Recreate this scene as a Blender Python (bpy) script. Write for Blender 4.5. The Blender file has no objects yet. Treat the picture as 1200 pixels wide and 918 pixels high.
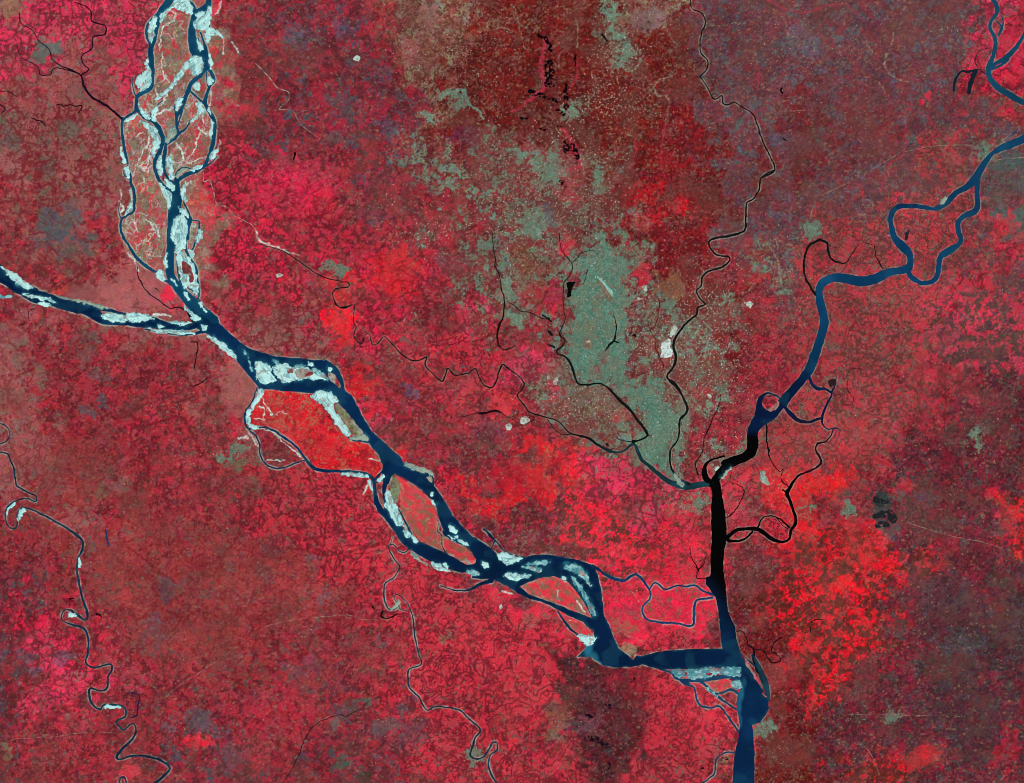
# Satellite view (false-colour infrared) of a river delta with a big city.
# One unit = one kilometre; the picture plane is mapped at 0.14 km per photo pixel.
import bpy, math
import numpy as np

KM = 0.14
CX, CY = 600.0, 459.0
scene = bpy.context.scene
COL = scene.collection

def lin(c):
    c = np.asarray(c, dtype=np.float64) / 255.0
    return np.where(c <= 0.04045, c / 12.92, ((c + 0.055) / 1.055) ** 2.4)

# ------------------------------------------------------------------ noise
def hsh(ix, iy, seed):
    h = (ix.astype(np.int64) * 374761393 + iy.astype(np.int64) * 668265263 + seed * 974634653) & 0xFFFFFFFF
    h = ((h ^ (h >> 13)) * 1274126177) & 0xFFFFFFFF
    h = ((h ^ (h >> 16)) * 2246822519) & 0xFFFFFFFF
    h = h ^ (h >> 15)
    return (h & 0xFFFFFF).astype(np.float32) / 16777216.0

def vnoise(x, y, seed):
    ix = np.floor(x); iy = np.floor(y)
    fx = (x - ix).astype(np.float32); fy = (y - iy).astype(np.float32)
    ix = ix.astype(np.int64); iy = iy.astype(np.int64)
    fx = fx * fx * fx * (fx * (fx * 6 - 15) + 10); fy = fy * fy * fy * (fy * (fy * 6 - 15) + 10)
    a = hsh(ix, iy, seed); b = hsh(ix + 1, iy, seed); c = hsh(ix, iy + 1, seed); d = hsh(ix + 1, iy + 1, seed)
    return a + (b - a) * fx + (c - a) * fy + (a - b - c + d) * fx * fy

def fbm(x, y, scale, octv, seed, gain=0.55):
    """0..1 with roughly uniform distribution"""
    s = 0.0; amp = 1.0; var = 0.0
    ca, sa = math.cos(0.6), math.sin(0.6)
    px = x / scale; py = y / scale
    for k in range(octv):
        s = s + amp * (vnoise(px, py, seed + k * 17) - 0.5)
        var += amp * amp * 0.040
        px, py = (ca * px - sa * py) * 2.03 + 7.1, (sa * px + ca * py) * 2.03 - 3.7
        amp *= gain
    z = s / math.sqrt(var)
    return 1.0 / (1.0 + np.exp(-1.7 * z))

def sfb(x, y, scale, octv, seed):
    return (fbm(x, y, scale, octv, seed) - 0.5) * 2.0

def worley(x, y, s, seed):
    px = x / s; py = y / s
    ix = np.floor(px).astype(np.int64); iy = np.floor(py).astype(np.int64)
    f1 = np.full(px.shape, 9.0, np.float32); f2 = f1.copy(); rid = np.zeros(px.shape, np.float32)
    for dy in (-1, 0, 1):
        for dx in (-1, 0, 1):
            jx = ix + dx; jy = iy + dy
            qx = jx + hsh(jx, jy, seed); qy = jy + hsh(jx, jy, seed + 1)
            d = np.sqrt((qx - px) ** 2 + (qy - py) ** 2).astype(np.float32)
            m = d < f1
            f2 = np.where(m, f1, np.minimum(f2, d))
            rid = np.where(m, hsh(jx, jy, seed + 2), rid)
            f1 = np.where(m, d, f1)
    return f1, f2, rid

def sst(a, b, x):
    t = np.clip((x - a) / (b - a), 0, 1)
    return t * t * (3 - 2 * t)

# ------------------------------------------------------------------ tracing frames (photo offset and magnification)
T = dict(A=(100, 0, 6), B=(100, 130, 6), C=(150, 260, 6), D=(0, 290, 6), E=(230, 360, 6), F=(270, 440, 6), G=(420, 520, 6),
         H=(430, 580, 6), I=(560, 620, 6), J=(670, 660, 6), K=(750, 768, 6), L=(750, 520, 6), M=(850, 420, 6), N=(920, 270, 6),
         O=(1000, 150, 6), P=(1000, 0, 6), Q=(760, 60, 6), R=(750, 200, 6), S=(700, 340, 6), U=(680, 440, 6), V=(560, 250, 6),
         W=(560, 390, 6), X=(380, 350, 6), Y=(0, 480, 6), Z=(0, 620, 6), a=(60, 768, 6), b=(420, 620, 6), c=(440, 768, 6), _=(0, 0, 1))
for k_, n_ in enumerate('defghijklmnopqrs'):
    if n_ in 'ghijklmnopqrs' or n_ in 'def':
        T[n_] = ((k_ % 4) * 300, (0, 230, 460, 688)[k_ // 4], 3.99)

def pts(s):
    """'A x y w, x y w ...' -> photo-pixel points with widths"""
    t, body = s; x0, y0, m = T[t]
    out = []; w = 8.0
    for e in body.split(','):
        v = [float(q) for q in e.split()]
        if len(v) > 2: w = v[2]
        out.append((x0 + v[0] / m, y0 + v[1] / m, w / m))
    return np.array(out)

def smooth(p, closed):
    n = len(p); out = []
    rng = range(n) if closed else range(n - 1)
    for i in rng:
        if closed: a, b, c, d = p[(i - 1) % n], p[i], p[(i + 1) % n], p[(i + 2) % n]
        else: a, b, c, d = p[max(i - 1, 0)], p[i], p[i + 1], p[min(i + 2, n - 1)]
        k = max(2, int(math.hypot(*(c - b)[:2]) / 2.0)); k = min(k, 10)
        for j in range(k):
            t = j / k
            q = 0.5 * (2 * b + (c - a) * t + (2 * a - 5 * b + 4 * c - d) * t * t + (3 * b - a - 3 * c + d) * t ** 3)
            q[2] = b[2] + (c[2] - b[2]) * t
            out.append(q)
    if not closed: out.append(p[-1])
    return np.array(out)

# ------------------------------------------------------------------ raster frame for outlines (corner samples)
HR = 0.5
RX0, RY0, RX1, RY1 = -40.0, -40.0, 1240.0, 958.0
NX, NY = int((RX1 - RX0) / HR) + 1, int((RY1 - RY0) / HR) + 1
gx = (RX0 + HR * np.arange(NX)).astype(np.float32)
gy = (RY0 + HR * np.arange(NY)).astype(np.float32)

def warp(x, y, amp, seed=5):
    return (x + amp * (sfb(x, y, 6.0, 2, seed) * 0.75 + sfb(x, y, 2.3, 1, seed + 50) * 0.25),
            y + amp * (sfb(x, y, 6.0, 2, seed + 100) * 0.75 + sfb(x, y, 2.3, 1, seed + 150) * 0.25))

def window(p, pad):
    i0 = max(0, int((p[:, 0].min() - pad - RX0) / HR)); i1 = min(NX, int((p[:, 0].max() + pad - RX0) / HR) + 2)
    j0 = max(0, int((p[:, 1].min() - pad - RY0) / HR)); j1 = min(NY, int((p[:, 1].max() + pad - RY0) / HR) + 2)
    return i0, i1, j0, j1

def seg_d(x, y, a, b):
    dx, dy = b[0] - a[0], b[1] - a[1]
    L = dx * dx + dy * dy + 1e-9
    t = np.clip(((x - a[0]) * dx + (y - a[1]) * dy) / L, 0, 1)
    return np.sqrt((x - a[0] - t * dx) ** 2 + (y - a[1] - t * dy) ** 2), t

def stroke_sdf(field, wx, wy, p, org, pad=6.0):
    """min of distance-to-stroke into field (a window of the raster with origin org)"""
    i0, j0 = org
    for k in range(len(p) - 1):
        a, b = p[k], p[k + 1]
        r = max(a[2], b[2]) / 2 + pad
        s0 = max(0, int((min(a[0], b[0]) - r - RX0) / HR) - i0); s1 = int((max(a[0], b[0]) + r - RX0) / HR) + 2 - i0
        t0 = max(0, int((min(a[1], b[1]) - r - RY0) / HR) - j0); t1 = int((max(a[1], b[1]) + r - RY0) / HR) + 2 - j0
        if s1 <= s0 or t1 <= t0 or s0 >= field.shape[1] or t0 >= field.shape[0]: continue
        d, t = seg_d(wx[t0:t1, s0:s1], wy[t0:t1, s0:s1], a, b)
        f = d - (a[2] + (b[2] - a[2]) * t) / 2
        np.minimum(field[t0:t1, s0:s1], f, out=field[t0:t1, s0:s1])

def poly_sdf(wx, wy, p):
    ins = np.zeros(wx.shape, bool); dm = np.full(wx.shape, 1e9, np.float32)
    n = len(p)
    for k in range(n):
        a, b = p[k], p[(k + 1) % n]
        d, _t = seg_d(wx, wy, a, b)
        dm = np.minimum(dm, d)
        if a[1] != b[1]:
            c = ((a[1] > wy) != (b[1] > wy)) & (wx < (b[0] - a[0]) * (wy - a[1]) / (b[1] - a[1]) + a[0])
            ins ^= c
    return np.where(ins, -dm, dm)

# ------------------------------------------------------------------ meshes
def tag(o, label=None, cat=None, group=None, kind=None):
    if label: o['label'] = label
    if cat: o['category'] = cat
    if group: o['group'] = group
    if kind: o['kind'] = kind
    return o

def make_mesh(name, V, Q, mat, col=None, parent=None, smooth_=True):
    me = bpy.data.meshes.new(name)
    V = np.asarray(V, np.float32); Q = np.asarray(Q, np.int32)
    me.vertices.add(len(V)); me.vertices.foreach_set('co', V.ravel())
    me.loops.add(Q.size); me.loops.foreach_set('vertex_index', Q.ravel())
    me.polygons.add(len(Q)); me.polygons.foreach_set('loop_start', np.arange(0, Q.size, Q.shape[1], dtype=np.int32))
    if smooth_: me.polygons.foreach_set('use_smooth', np.ones(len(Q), bool))
    if col is not None:
        at = me.attributes.new('Col', 'FLOAT_COLOR', 'POINT')
        c4 = np.ones((len(V), 4), np.float32); c4[:, :3] = np.clip(col, 0, 0.95)
        at.data.foreach_set('color', c4.ravel())
    me.update(calc_edges=True); me.validate()
    me.materials.append(mat)
    o = bpy.data.objects.new(name, me); COL.objects.link(o)
    if parent is not None: o.parent = parent
    return o

def world_xyz(x, y, z):
    return np.stack([(x - CX) * KM, (CY - y) * KM, z + 0 * x], 1)

def cells_to_mesh(inside, G, org):
    """inside: bool cells (ny-1,nx-1) ; G: sdf on corners. Returns px x,y of verts, sdf, quads, is-border"""
    i0, j0 = org
    ny, nx = G.shape
    use = np.zeros((ny, nx), np.int8)
    c = inside.astype(np.int8)
    use[:-1, :-1] += c; use[1:, :-1] += c; use[:-1, 1:] += c; use[1:, 1:] += c
    vid = np.full((ny, nx), -1, np.int64)
    jj, ii = np.nonzero(use > 0)
    vid[jj, ii] = np.arange(len(jj))
    x = RX0 + HR * (ii + i0); y = RY0 + HR * (jj + j0)
    g = G[jj, ii]
    border = use[jj, ii] < 4
    gyy, gxx = np.gradient(G, HR)
    gxv, gyv = gxx[jj, ii], gyy[jj, ii]
    gn = np.maximum(gxv ** 2 + gyv ** 2, 0.15)
    mv = np.where(border & (np.abs(g) < 1.5 * HR), -g, 0.0)
    lim = 0.55 * HR
    dx = np.clip(mv * gxv / gn, -lim, lim); dy = np.clip(mv * gyv / gn, -lim, lim)
    cj, ci = np.nonzero(inside)
    Q = np.stack([vid[cj + 1, ci], vid[cj + 1, ci + 1], vid[cj, ci + 1], vid[cj, ci]], 1)
    return x + dx, y + dy, g, Q, border
# ------------------------------------------------------------------ river courses
RIVERS = {}
RIVERS['braided'] = dict(label='wide braided blue river full of pale sandbars entering at the top', cat='river', col=(12, 62, 92), strokes="""
A 620 -60 60,600 -20 60,575 30 55,540 70 48,515 130 42,495 200 38,480 280 38,463 340 36,462 420 40,466 500 42,465 570 40,455 620 38,410 650 30,370 675 26,358 700 24,360 770 28
A 360 770 20,330 800 18,290 825 16,262 855 14,258 900 18
A 360 770 24,380 790 22,420 830 24,480 855 26,515 895 34
A 545 70 16,480 120 13,440 170 15,430 220 15,435 270 15,460 320 14
A 335 540 5,330 600 6,345 650 8,360 690 10
A 690 -60 10,680 0 12,740 20 18,770 70 28,760 130 38,750 200 48,752 280 58,765 350 66,790 380 70,850 430 50
A 880 -60 34,870 -20 34,860 40 42,810 70 36,775 95 34
A 870 60 18,830 105 12,775 125 12
A 880 60 7,880 100 8,872 190 9
A 790 280 24,800 330 30,820 370 40
A 810 230 12,835 300 16,850 360 26,850 420 40,850 470 36,870 490 26,905 560 20,880 600 17,860 650 20,845 700 28,850 750 25,880 800 27,905 850 28,910 900 30
A 855 500 9,852 570 8,865 610 9
A 840 490 28,800 540 32,750 580 28,725 630 32,700 700 28,680 760 24,650 810 22,640 860 18,640 900 16
A 690 685 9,645 705 9,628 760 9,645 810 12
A 735 640 11,780 680 13,820 715 17,845 730 22
A 735 850 8,720 890 10
A 455 830 8,470 780 6,520 730 8,545 705 6
B 265 50 16,258 120 18,265 210 20,280 290 20,295 370 18
B 285 390 8,270 440 9,300 480 15
B 300 390 15,315 450 17,320 510 17,342 560 20,346 640 20,340 700 16,300 735 16,255 765 18,250 830 16,270 900 20
B 242 640 5,235 700 6,250 760 8
B 385 0 24,440 50 28,490 85 30,530 150 34,545 210 30,520 290 30,490 350 28,490 410 24,520 490 24,560 540 28,610 580 44,640 620 70
B 570 220 12,560 290 28,552 360 25,552 420 24,575 465 18,610 500 15,625 510 14
B 545 450 10,548 490 10
B 570 235 24,620 200 22,660 160 20,710 120 13,735 80 11,745 60 8
B 635 0 18,640 60 18,645 120 22,655 155 20
B 680 0 14,665 60 9,650 110 8
B 870 0 24,905 70 26,908 150 28,895 240 30,865 330 26,835 390 22,780 425 24,720 445 26,670 475 24,645 500 34,640 560 56,640 620 84,625 700 90
B 930 320 7,880 370 9,850 390 10
B 635 500 20,640 440 12,690 398 8,740 412 8
B 625 700 80,608 780 62,600 900 50
B 650 680 40,690 740 26,735 770 24,725 830 24,720 900 24
B 690 640 9,720 700 13,742 760 18
B 745 770 7,795 775 9,800 820 13,785 900 11
C -30 120 16,0 160 18,50 240 22,110 300 24,170 340 19,200 360 15,225 395 13,275 420 16,300 440 20
C 305 0 50,300 100 55,300 200 58,295 300 58,300 380 60,340 450 62,400 520 74,460 580 90,520 640 90,590 700 100
C 430 0 24,410 100 24,405 190 18,430 250 18,470 310 22,485 380 16,497 450 13,500 520 12,480 560 14
C 390 70 13,340 110 24,325 180 22
C 360 40 8,345 90 10
C 500 0 12,500 60 14,470 150 14,450 200 10,440 240 8
C 345 260 12,350 330 14,370 420 20,400 500 16,440 540 12
C 430 370 7,400 400 7,420 460 8,465 500 8,465 550 8
C 500 540 7,520 600 9,550 640 9
""")
RIVERS['ganges'] = dict(label='dark navy river with white sandbars coming in from the west', cat='river', col=(6, 30, 66), strokes="""
D -240 60 110,-60 150 120,0 190 110,60 240 70,120 290 60,200 320 66,300 350 76,400 385 76,500 415 80,600 430 90,660 460 90,720 510 60,800 530 38,900 535 26,1000 540 46,1100 540 66,1180 560 60,1230 575 60
D 160 340 18,260 385 22,340 390 20,400 400 30
D 640 420 30,740 435 28,820 455 17,880 470 13,915 510 11
D 210 270 14,260 300 20
C -20 700 40,60 710 58,170 700 60,260 740 56,340 740 48,430 740 46,500 725 46,570 735 70
C 120 755 12,260 780 10,350 795 11,450 790 13,530 770 30,560 750 50
""")
RIVERS['padma'] = dict(label='broad deep blue main river running diagonally across the delta', cat='river', col=(8, 42, 78), polys="""
E -60 -70,0 0,60 20,110 60,200 150,300 240,370 290,440 310,540 345,640 355,740 360,840 375,880 370,940 390,990 440,1020 490,1030 540,1050 590,1090 620,1130 690,1160 750,1200 820,1150 890,1110 820,1060 740,1000 680,940 610,870 620,780 602,700 597,620 592,540 582,450 577,400 520,340 450,290 380,240 320,150 240,80 190,0 150,-40 60
F 640 0,790 90,850 150,890 230,940 310,1000 400,1080 470,1200 580,1240 700,1150 690,1130 740,1080 770,1060 720,1075 640,1040 560,980 490,920 390,860 290,790 200,720 150,640 90
G 100 0,190 0,300 110,350 165,420 180,490 200,525 240,530 290,560 340,620 420,660 500,720 570,800 650,880 700,930 735,1000 800,1060 870,1200 820,1300 850,1200 930,900 930,860 850,830 800,780 740,690 690,610 640,590 590,560 500,545 440,500 380,440 320,370 275,300 235,240 205,225 280,170 300,170 190,170 150,150 80
I -40 100,90 140,150 200,190 250,300 210,380 185,480 180,560 190,660 210,740 230,810 260,840 320,870 430,885 600,930 700,960 800,1040 900,700 900,760 840,740 790,760 760,830 760,820 720,700 640,580 580,520 545,440 510,360 490,280 450,200 400,120 360,-40 345
J -40 40,165 30,190 130,215 250,228 370,265 440,300 540,330 600,400 650,430 682,460 650,500 655,600 625,750 610,900 605,1055 603,1200 640,1200 745,1000 740,800 748,700 747,600 742,500 715,430 728,300 735,220 720,150 670,100 600,90 560,150 520,160 440,60 400,-40 380
""", pholes="""
I 295 405,380 365,460 338,540 335,600 350,640 380,690 440,740 510,790 600,800 625,700 590,580 540,450 492,360 460
I 580 590,650 618,740 655,800 725,830 775,790 800,720 770,650 690,600 640
""", strokes="""
G -10 215 16,60 215 18,100 240 20,115 290 22,120 370 30,150 460 40,210 520 50,270 590 60,340 680 72,440 740 90,560 800 100,700 850 100,850 870 90,960 880 90
G 200 170 66,195 240 52,185 290 32,180 360 24,185 430 22,205 480 40
G 120 255 14,150 212 14,175 190 14
G 120 275 14,175 250 16
G 270 440 7,310 510 11,350 590 13,380 650 15,400 690 18
G 560 560 5,560 620 7,585 640 7,590 720 7,630 780 8,700 820 9,780 850 9
G 600 620 20,620 650 24,690 690 20,760 720 16,800 740 16
G 500 195 10,522 240 12,528 290 12
F 190 90 9,150 190 10,110 250 12,100 310 14,120 370 15,170 375 11,230 365 11,300 385 14,350 420 15,400 455 15,460 500 15,520 580 17,570 640 24,640 670 22,760 675 18,880 680 15,970 700 22,1005 740 24,1015 800 24,1020 900 28
F 130 385 10,180 430 11,205 490 11,205 550 11,250 625 11,320 655 11,390 645 10,460 615 9,520 600 9
F 780 390 8,850 452 12,920 460 13,980 475 13
E 1030 560 20,1015 500 22,980 430 18,910 380 20
I 650 300 26,730 390 28,800 500 30,830 600 40
I 560 580 10,600 640 14,640 690 16,700 745 14
I 90 145 8,110 105 10,130 90 12,180 150 10,260 190 11,330 205 14
I 40 0 12,90 50 18,130 90 12
b 575 400 5,650 425 8,730 435 11,800 420 17,860 385 24,940 365 28
J 150 20 20,230 75 20,300 110 22,370 125 18,410 95 18,450 80 18,490 110 17,530 165 15,548 195 11,550 250 11,500 310 13,500 360 13,540 400 13,640 420 15,740 425 13,820 445 13,855 430 15,860 380 17,865 290 17,890 260 12,990 245 14
J 545 180 11,590 140 11,660 185 13,740 160 11,800 165 13,870 160 13,930 200 15,1000 225 18
J 620 745 14,700 770 14,760 820 14,830 850 12
K 230 140 12,270 170 18,400 178 26,520 160 32,640 150 28,720 190 60
K 240 130 12,260 150 14,310 200 15,380 230 13,395 300 14,430 355 14,500 370 13,560 360 15,610 420 13,660 490 15,690 540 15
K 420 180 22,480 230 18,520 270 20,600 330 13,680 380 11
K 520 270 14,580 265 13,640 240 18,690 270 18
K 665 690 11,610 682 11,550 715 11,530 760 11,525 830 11,480 870 11,400 930 11
""")
RIVERS['meghna'] = dict(label='broad river turning from blue to black then blue beside the red delta', cat='river', col=(9, 42, 78), polys="""
J 985 -20,1060 -20,1065 60,1085 160,1090 280,1105 360,1150 450,1160 540,1190 650,1215 720,1240 760,1240 900,1190 900,1180 740,1060 610,1050 560,1045 460,1030 340,1010 240,945 150,945 100,975 90
K 560 -40,710 0,760 70,820 170,860 240,890 300,905 300,905 380,880 430,840 475,785 490,800 580,805 700,800 1140,600 1140,650 910,660 760,668 680,690 600,692 555,705 500,690 430,678 340,690 280,715 230,725 120,700 60
""", strokes="""
L 795 -20 75,790 30 75,760 80 60,700 115 56,620 150 58,570 200 54,535 250 58,530 290 70,540 340 62,545 420 85,550 500 100,555 600 106,555 680 100,545 760 92,540 900 88
L 590 90 13,530 105 13,480 130 18,455 170 28,455 220 38,480 270 50,520 290 50
L 610 665 40,640 640 24,690 605 22,760 600 24,820 600 28,860 620 32,920 665 28,980 690 20,1020 690 15,1055 665 15,1060 610 18,1090 570 22,1095 520 20,1070 450 20,1045 380 24,1035 345 28,1060 300 22,1090 250 13,1150 210 13,1200 190 11
L 620 685 24,690 685 13,745 665 13,790 620 13
L 830 590 12,850 540 10,890 510 7,950 515 9,1000 540 9,1050 590 12
L 960 520 5,1000 570 5,1040 600 5
L 1000 325 10,1035 345 12
M 625 -10 70,590 80 66,540 150 58,470 230 60,410 300 62,370 350 60,320 400 80,250 430 100,210 480 80,190 530 78,190 600 78,180 660 74,120 700 60,0 740 60
M 380 280 9,330 250 11,290 250 15,250 280 28,240 330 40,250 390 90
M 420 350 22,460 390 28,510 435 28,580 450 22,640 430 18,680 420 18
M 590 130 18,610 180 22,650 215 24,700 215 16,740 240 18,745 260 11,720 310 14,695 370 18,680 420 18,685 460 11,720 500 9,780 490 9,820 520 4
M 420 355 12,435 320 10,460 290 4
M 760 500 9,740 550 9,700 590 9,650 600 12,635 640 12,660 690 17,675 730 15,640 770 13,570 800 14,510 830 13,460 890 16
M 780 120 5,770 190 10,745 240 12
N 750 -20 36,770 50 40,830 110 50,870 160 50,880 220 40,860 270 58,790 285 48,720 300 58,640 340 68,530 360 68,430 340 68,340 335 58,270 365 58,240 420 50,245 500 54,270 600 60,275 660 62,250 760 60,210 880 60
N 860 290 30,900 340 38,960 370 30,1030 360 30,1070 320 34,1080 250 34,1090 190 38,1130 150 38,1200 115 34
O 1300 0 50,1200 75 50,1100 120 58,1040 140 42,980 180 26,930 240 40,880 320 54,850 370 58,790 420 42,720 460 34,670 510 46,610 555 36,560 570 23,480 555 28,400 550 30,330 550 34,275 590 38,262 660 31,280 760 34,330 830 42,390 890 42
O 870 370 40,870 460 34,875 540 38,850 590 42,780 620 38,735 670 34,740 730 34,755 790 31,720 840 34,640 890 38
O 990 180 9,1040 165 6,1070 150 8
O 1060 90 6,1130 40 7,1160 0 8
P 930 -60 30,960 -20 30,1005 30 31,1010 90 29,970 150 19,960 200 21,990 260 28,1000 320 28,985 390 27,955 470 38,955 540 38,1010 610 45,1100 670 43,1200 725 39,1320 780 39
P 1240 150 18,1200 240 19,1150 330 29,1070 410 36,1000 450 27,960 480 30
P 1010 150 12,1040 190 13,1020 250 15
P 1040 110 9,1055 160 11,1040 220 11
P 1090 420 15,1040 460 15,975 490 15
K 790 0 18,830 80 36,870 170 46,895 250 36,895 310 30
K 730 10 12,790 60 14,830 100 16
""")
RIVERS['dhaleshwari'] = dict(label='narrow dark green river winding below the grey green city', cat='river', col=(22, 52, 58), strokes="""
i 0 220 3,130 260 4,230 325 5,280 360 6,350 390 5,430 405 5,430 425 5,370 435 5,360 470 5,390 520 5,440 512 5
X 70 10 6,80 45 6,140 70 6,200 45 6,212 80 5,205 160 6,225 200 6,210 250 6,225 295 6,265 315 7,285 255 6,320 255 6,335 320 7,370 320 7,420 270 7,460 300 8,520 370 9,580 420 9,640 440 9,690 425 9,720 410 9,712 470 9,770 535 9,830 582 10,850 540 9,870 490 9,915 540 9,980 530 8,1020 520 8,1065 495 8,1090 560 8,1130 615 9,1170 628 9
W 60 380 9,100 385 9,130 340 9,150 270 9,175 225 10,220 255 9,290 310 9,325 360 9,310 400 9,275 445 9,320 500 10,360 555 10,420 580 10,500 600 9,570 630 10,640 700 10,700 720 12,780 740 13,830 780 13,900 815 13,965 845 13
W 490 610 5,540 680 6,590 715 6,650 715 6
U 0 430 12,60 445 13,120 490 13,190 530 12,245 545 13,310 530 13,370 485 19,400 520 24,430 590 24,500 650 24,570 710 32,640 755 38,740 785 44,830 770 46,930 760 40
U 250 440 5,310 460 7,360 470 10
""")
RIVERS['buriganga'] = dict(label='thin black river bounding the grey green city on its western edge', cat='river', col=(14, 26, 24), strokes="""
V 575 140 4,580 220 5,600 280 6,660 350 6,655 420 6,610 480 6,600 520 6,600 600 6,605 690 6,615 740 6,590 810 7,575 860 8,615 890 9
V 665 350 5,700 310 5,720 285 5,800 262 4,840 290 4,855 330 3
V 775 395 6,760 440 5,745 500 4
W 590 0 7,580 30 8,615 55 9,590 100 9,555 130 11,565 155 9,600 160 11,650 210 17,670 270 17,690 330 15,720 365 13,790 365 13,850 355 11,890 370 11,940 410 15,1000 480 21,1060 530 21,1110 600 15,1190 710 13
U 375 465 28,400 460 13,465 435 13,470 405 13,420 330 13
""")
RIVERS['bangshi'] = dict(label='thin black stream running south past the small western suburb', cat='river', col=(20, 20, 22), strokes="""
V 105 140 5,110 240 6,125 330 7,120 370 7,150 430 7,165 530 8,185 590 8,185 680 9,170 750 11,145 800 17,132 880 11
W 135 10 11,145 80 9,180 122 8,230 110 7,265 85 5
V 200 620 4,260 650 5,300 690 6,370 700 5,440 735 6,500 745 5
""")
RIVERS['shitalakshya'] = dict(label='thin black river looping through dark red woodland east of the city', cat='river', col=(18, 24, 22), strokes="""
f 830 -60 5,835 0 5,840 40 5,885 60 6,905 110 6,885 160 6,880 240 6,912 280 6,912 320 6,880 360 6
Q 360 180 8,400 230 8,430 290 9,465 340 9,520 315 8,525 370 9,560 378 9,600 360 8,650 390 8,730 440 9,765 520 10,790 600 10,840 710 10,885 810 10,880 850 10,800 890 10
R 940 0 9,855 50 10,835 140 11,800 195 11,750 235 11,745 330 13,730 425 13,620 460 17,530 475 15,485 500 13,495 550 11,545 595 11,620 605 13,630 630 13,580 675 13,480 710 13,435 755 13,430 810 11,395 845 11,420 900 11
S 695 10 11,720 60 11,755 100 13,705 125 13,695 175 13,630 230 15,560 320 17,535 390 19,550 460 19,540 530 17,490 610 13,540 650 13,590 730 15,630 820 17,630 860 15,590 900 15
U 610 0 12,630 40 13,680 90 13,720 150 15,750 230 13,740 270 12,700 310 12,695 400 12,680 460 12,635 530 12,632 610 12,650 670 15,700 735 24,760 770 36
""")
RIVERS['gorai'] = dict(label='narrow navy river meandering tightly down the western edge', cat='river', col=(14, 34, 58), strokes="""
Y -60 60 8,0 95 8,50 125 9,72 175 9,50 220 9,0 245 8,-60 270 8
Y -60 300 9,0 303 10,50 312 10,75 360 11,100 420 11,108 500 11,125 540 10,190 580 11,250 605 11,258 635 9,240 648 9,200 628 9,150 630 9,90 655 10,45 700 10,40 770 10,60 825 10,105 840 11,122 800 10,120 740 10,150 695 10,210 700 10,290 735 13,370 780 13,470 835 14,550 890 17
Z 480 0 14,540 45 17,580 90 14,575 150 14,550 210 15,542 290 15,560 400 15,590 520 15,615 590 19,615 630 15,590 640 12,545 605 19,490 570 10,455 570 8,430 610 8,440 645 8,510 675 15,570 690 17,610 730 14,622 800 14,612 900 14
a 250 0 12,245 50 12,270 80 12,320 88 12,370 70 10,420 65 12,425 105 14,400 150 12,400 200 12,385 240 12,340 250 10,290 235 10,268 240 12,270 300 17,300 355 15,345 380 13,370 350 12,440 350 15,500 355 14,525 390 14,520 430 14,460 465 12,475 500 10,510 525 10,570 480 10,595 510 12,585 570 14,520 640 17,465 700 21,470 730 14,510 725 12,570 710 14,660 710 14,760 735 15,830 780 15,830 810 15,790 850 18,720 910 20,640 980 20
a 470 940 14,480 900 13,485 865 11,515 860 13,530 900 13,540 940 13
""")
RIVERS['arial'] = dict(label='slender dark stream winding south from the main river through pink fields', cat='river', col=(16, 36, 56), strokes="""
b 355 140 7,330 165 8,290 155 7,255 115 7,225 108 7,210 130 8,240 190 9,270 240 9,290 270 8,250 340 8,190 380 9,180 450 11,190 520 11,215 565 9,250 565 7,285 540 6,255 500 5,250 480 5,265 460 6,300 480 7,345 520 7,360 560 8,380 610 9,390 690 11,400 770 11,415 840 9,430 890 8
b 285 545 5,300 570 5,355 570 6
b 225 108 5,235 70 4,240 60 4
c 305 0 9,325 55 9,290 82 9,235 100 9,230 160 11,240 230 11,300 290 10,340 360 10,365 388 10,420 362 10,520 370 10,600 390 10,650 440 10,720 500 11,740 535 11,700 580 11,685 640 13,668 705 12,710 730 10,760 715 11,800 660 13,825 615 11,855 620 10,855 665 10,810 700 11,795 770 11,815 840 13,850 900 13,900 960 13
""")
RIVERS['northwest'] = dict(label='thin dark stream joining the braided river from bright pink fields', cat='river', col=(26, 16, 34), strokes="""
d 90 60 4,100 110 4,150 140 4,180 190 4,230 230 4,245 280 4,290 310 5,370 345 7,385 370 9,390 400 10,430 455 11,490 490 11,540 530 11,575 560 11
d 350 10 4,420 45 5,430 100 6,490 120 6,490 160 6,435 175 5,430 225 6,385 260 5,390 300 5,415 325 5,385 350 6
d 80 210 3,100 270 3,175 310 4,190 350 4,235 350 4,245 325 4,280 320 5,370 345 5
""")
def oxb(key, label, strokes=None, polys=None, col=(14, 14, 18), warp=0.7, thr=None):
    RIVERS[key] = dict(label=label, cat='lake', name='oxbow_lake', col=col, strokes=strokes, polys=polys, small=True, wamp=warp, thr=thr)
oxb('ox1', 'long dark oxbow loop rounding the bank where the blue river bends west', "N 215 455 19,170 390 15,138 310 13,136 220 15,155 130 15,200 85 17,250 70 19,295 90 17,305 150 15,330 205 13,380 230 11,420 230 7,460 190 5,500 120 4,550 90 3,620 100 3\nN 630 100 4,640 180 6,690 270 9\nN 310 100 4,380 140 3", col=(20, 20, 22))
oxb('ox2', 'forked dark oxbow lake near the northeastern river bend', "P 860 500 34,830 570 34,815 650 26\nP 930 520 9,880 490 9,820 505 18,760 505 13,720 550 15,708 640 18\nP 880 480 7,855 420 7,880 370 5,940 340 3", col=(20, 34, 46))
oxb('ox3', 'black crescent pool south of the winding stream below a tiny black pool', "b 170 580 12,160 610 11,190 632 7,240 620 9,270 595 5")
oxb('ox4', 'tiny black hooked pool west of the winding southern stream', "b 105 540 10,98 550 12,115 560 6")
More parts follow.
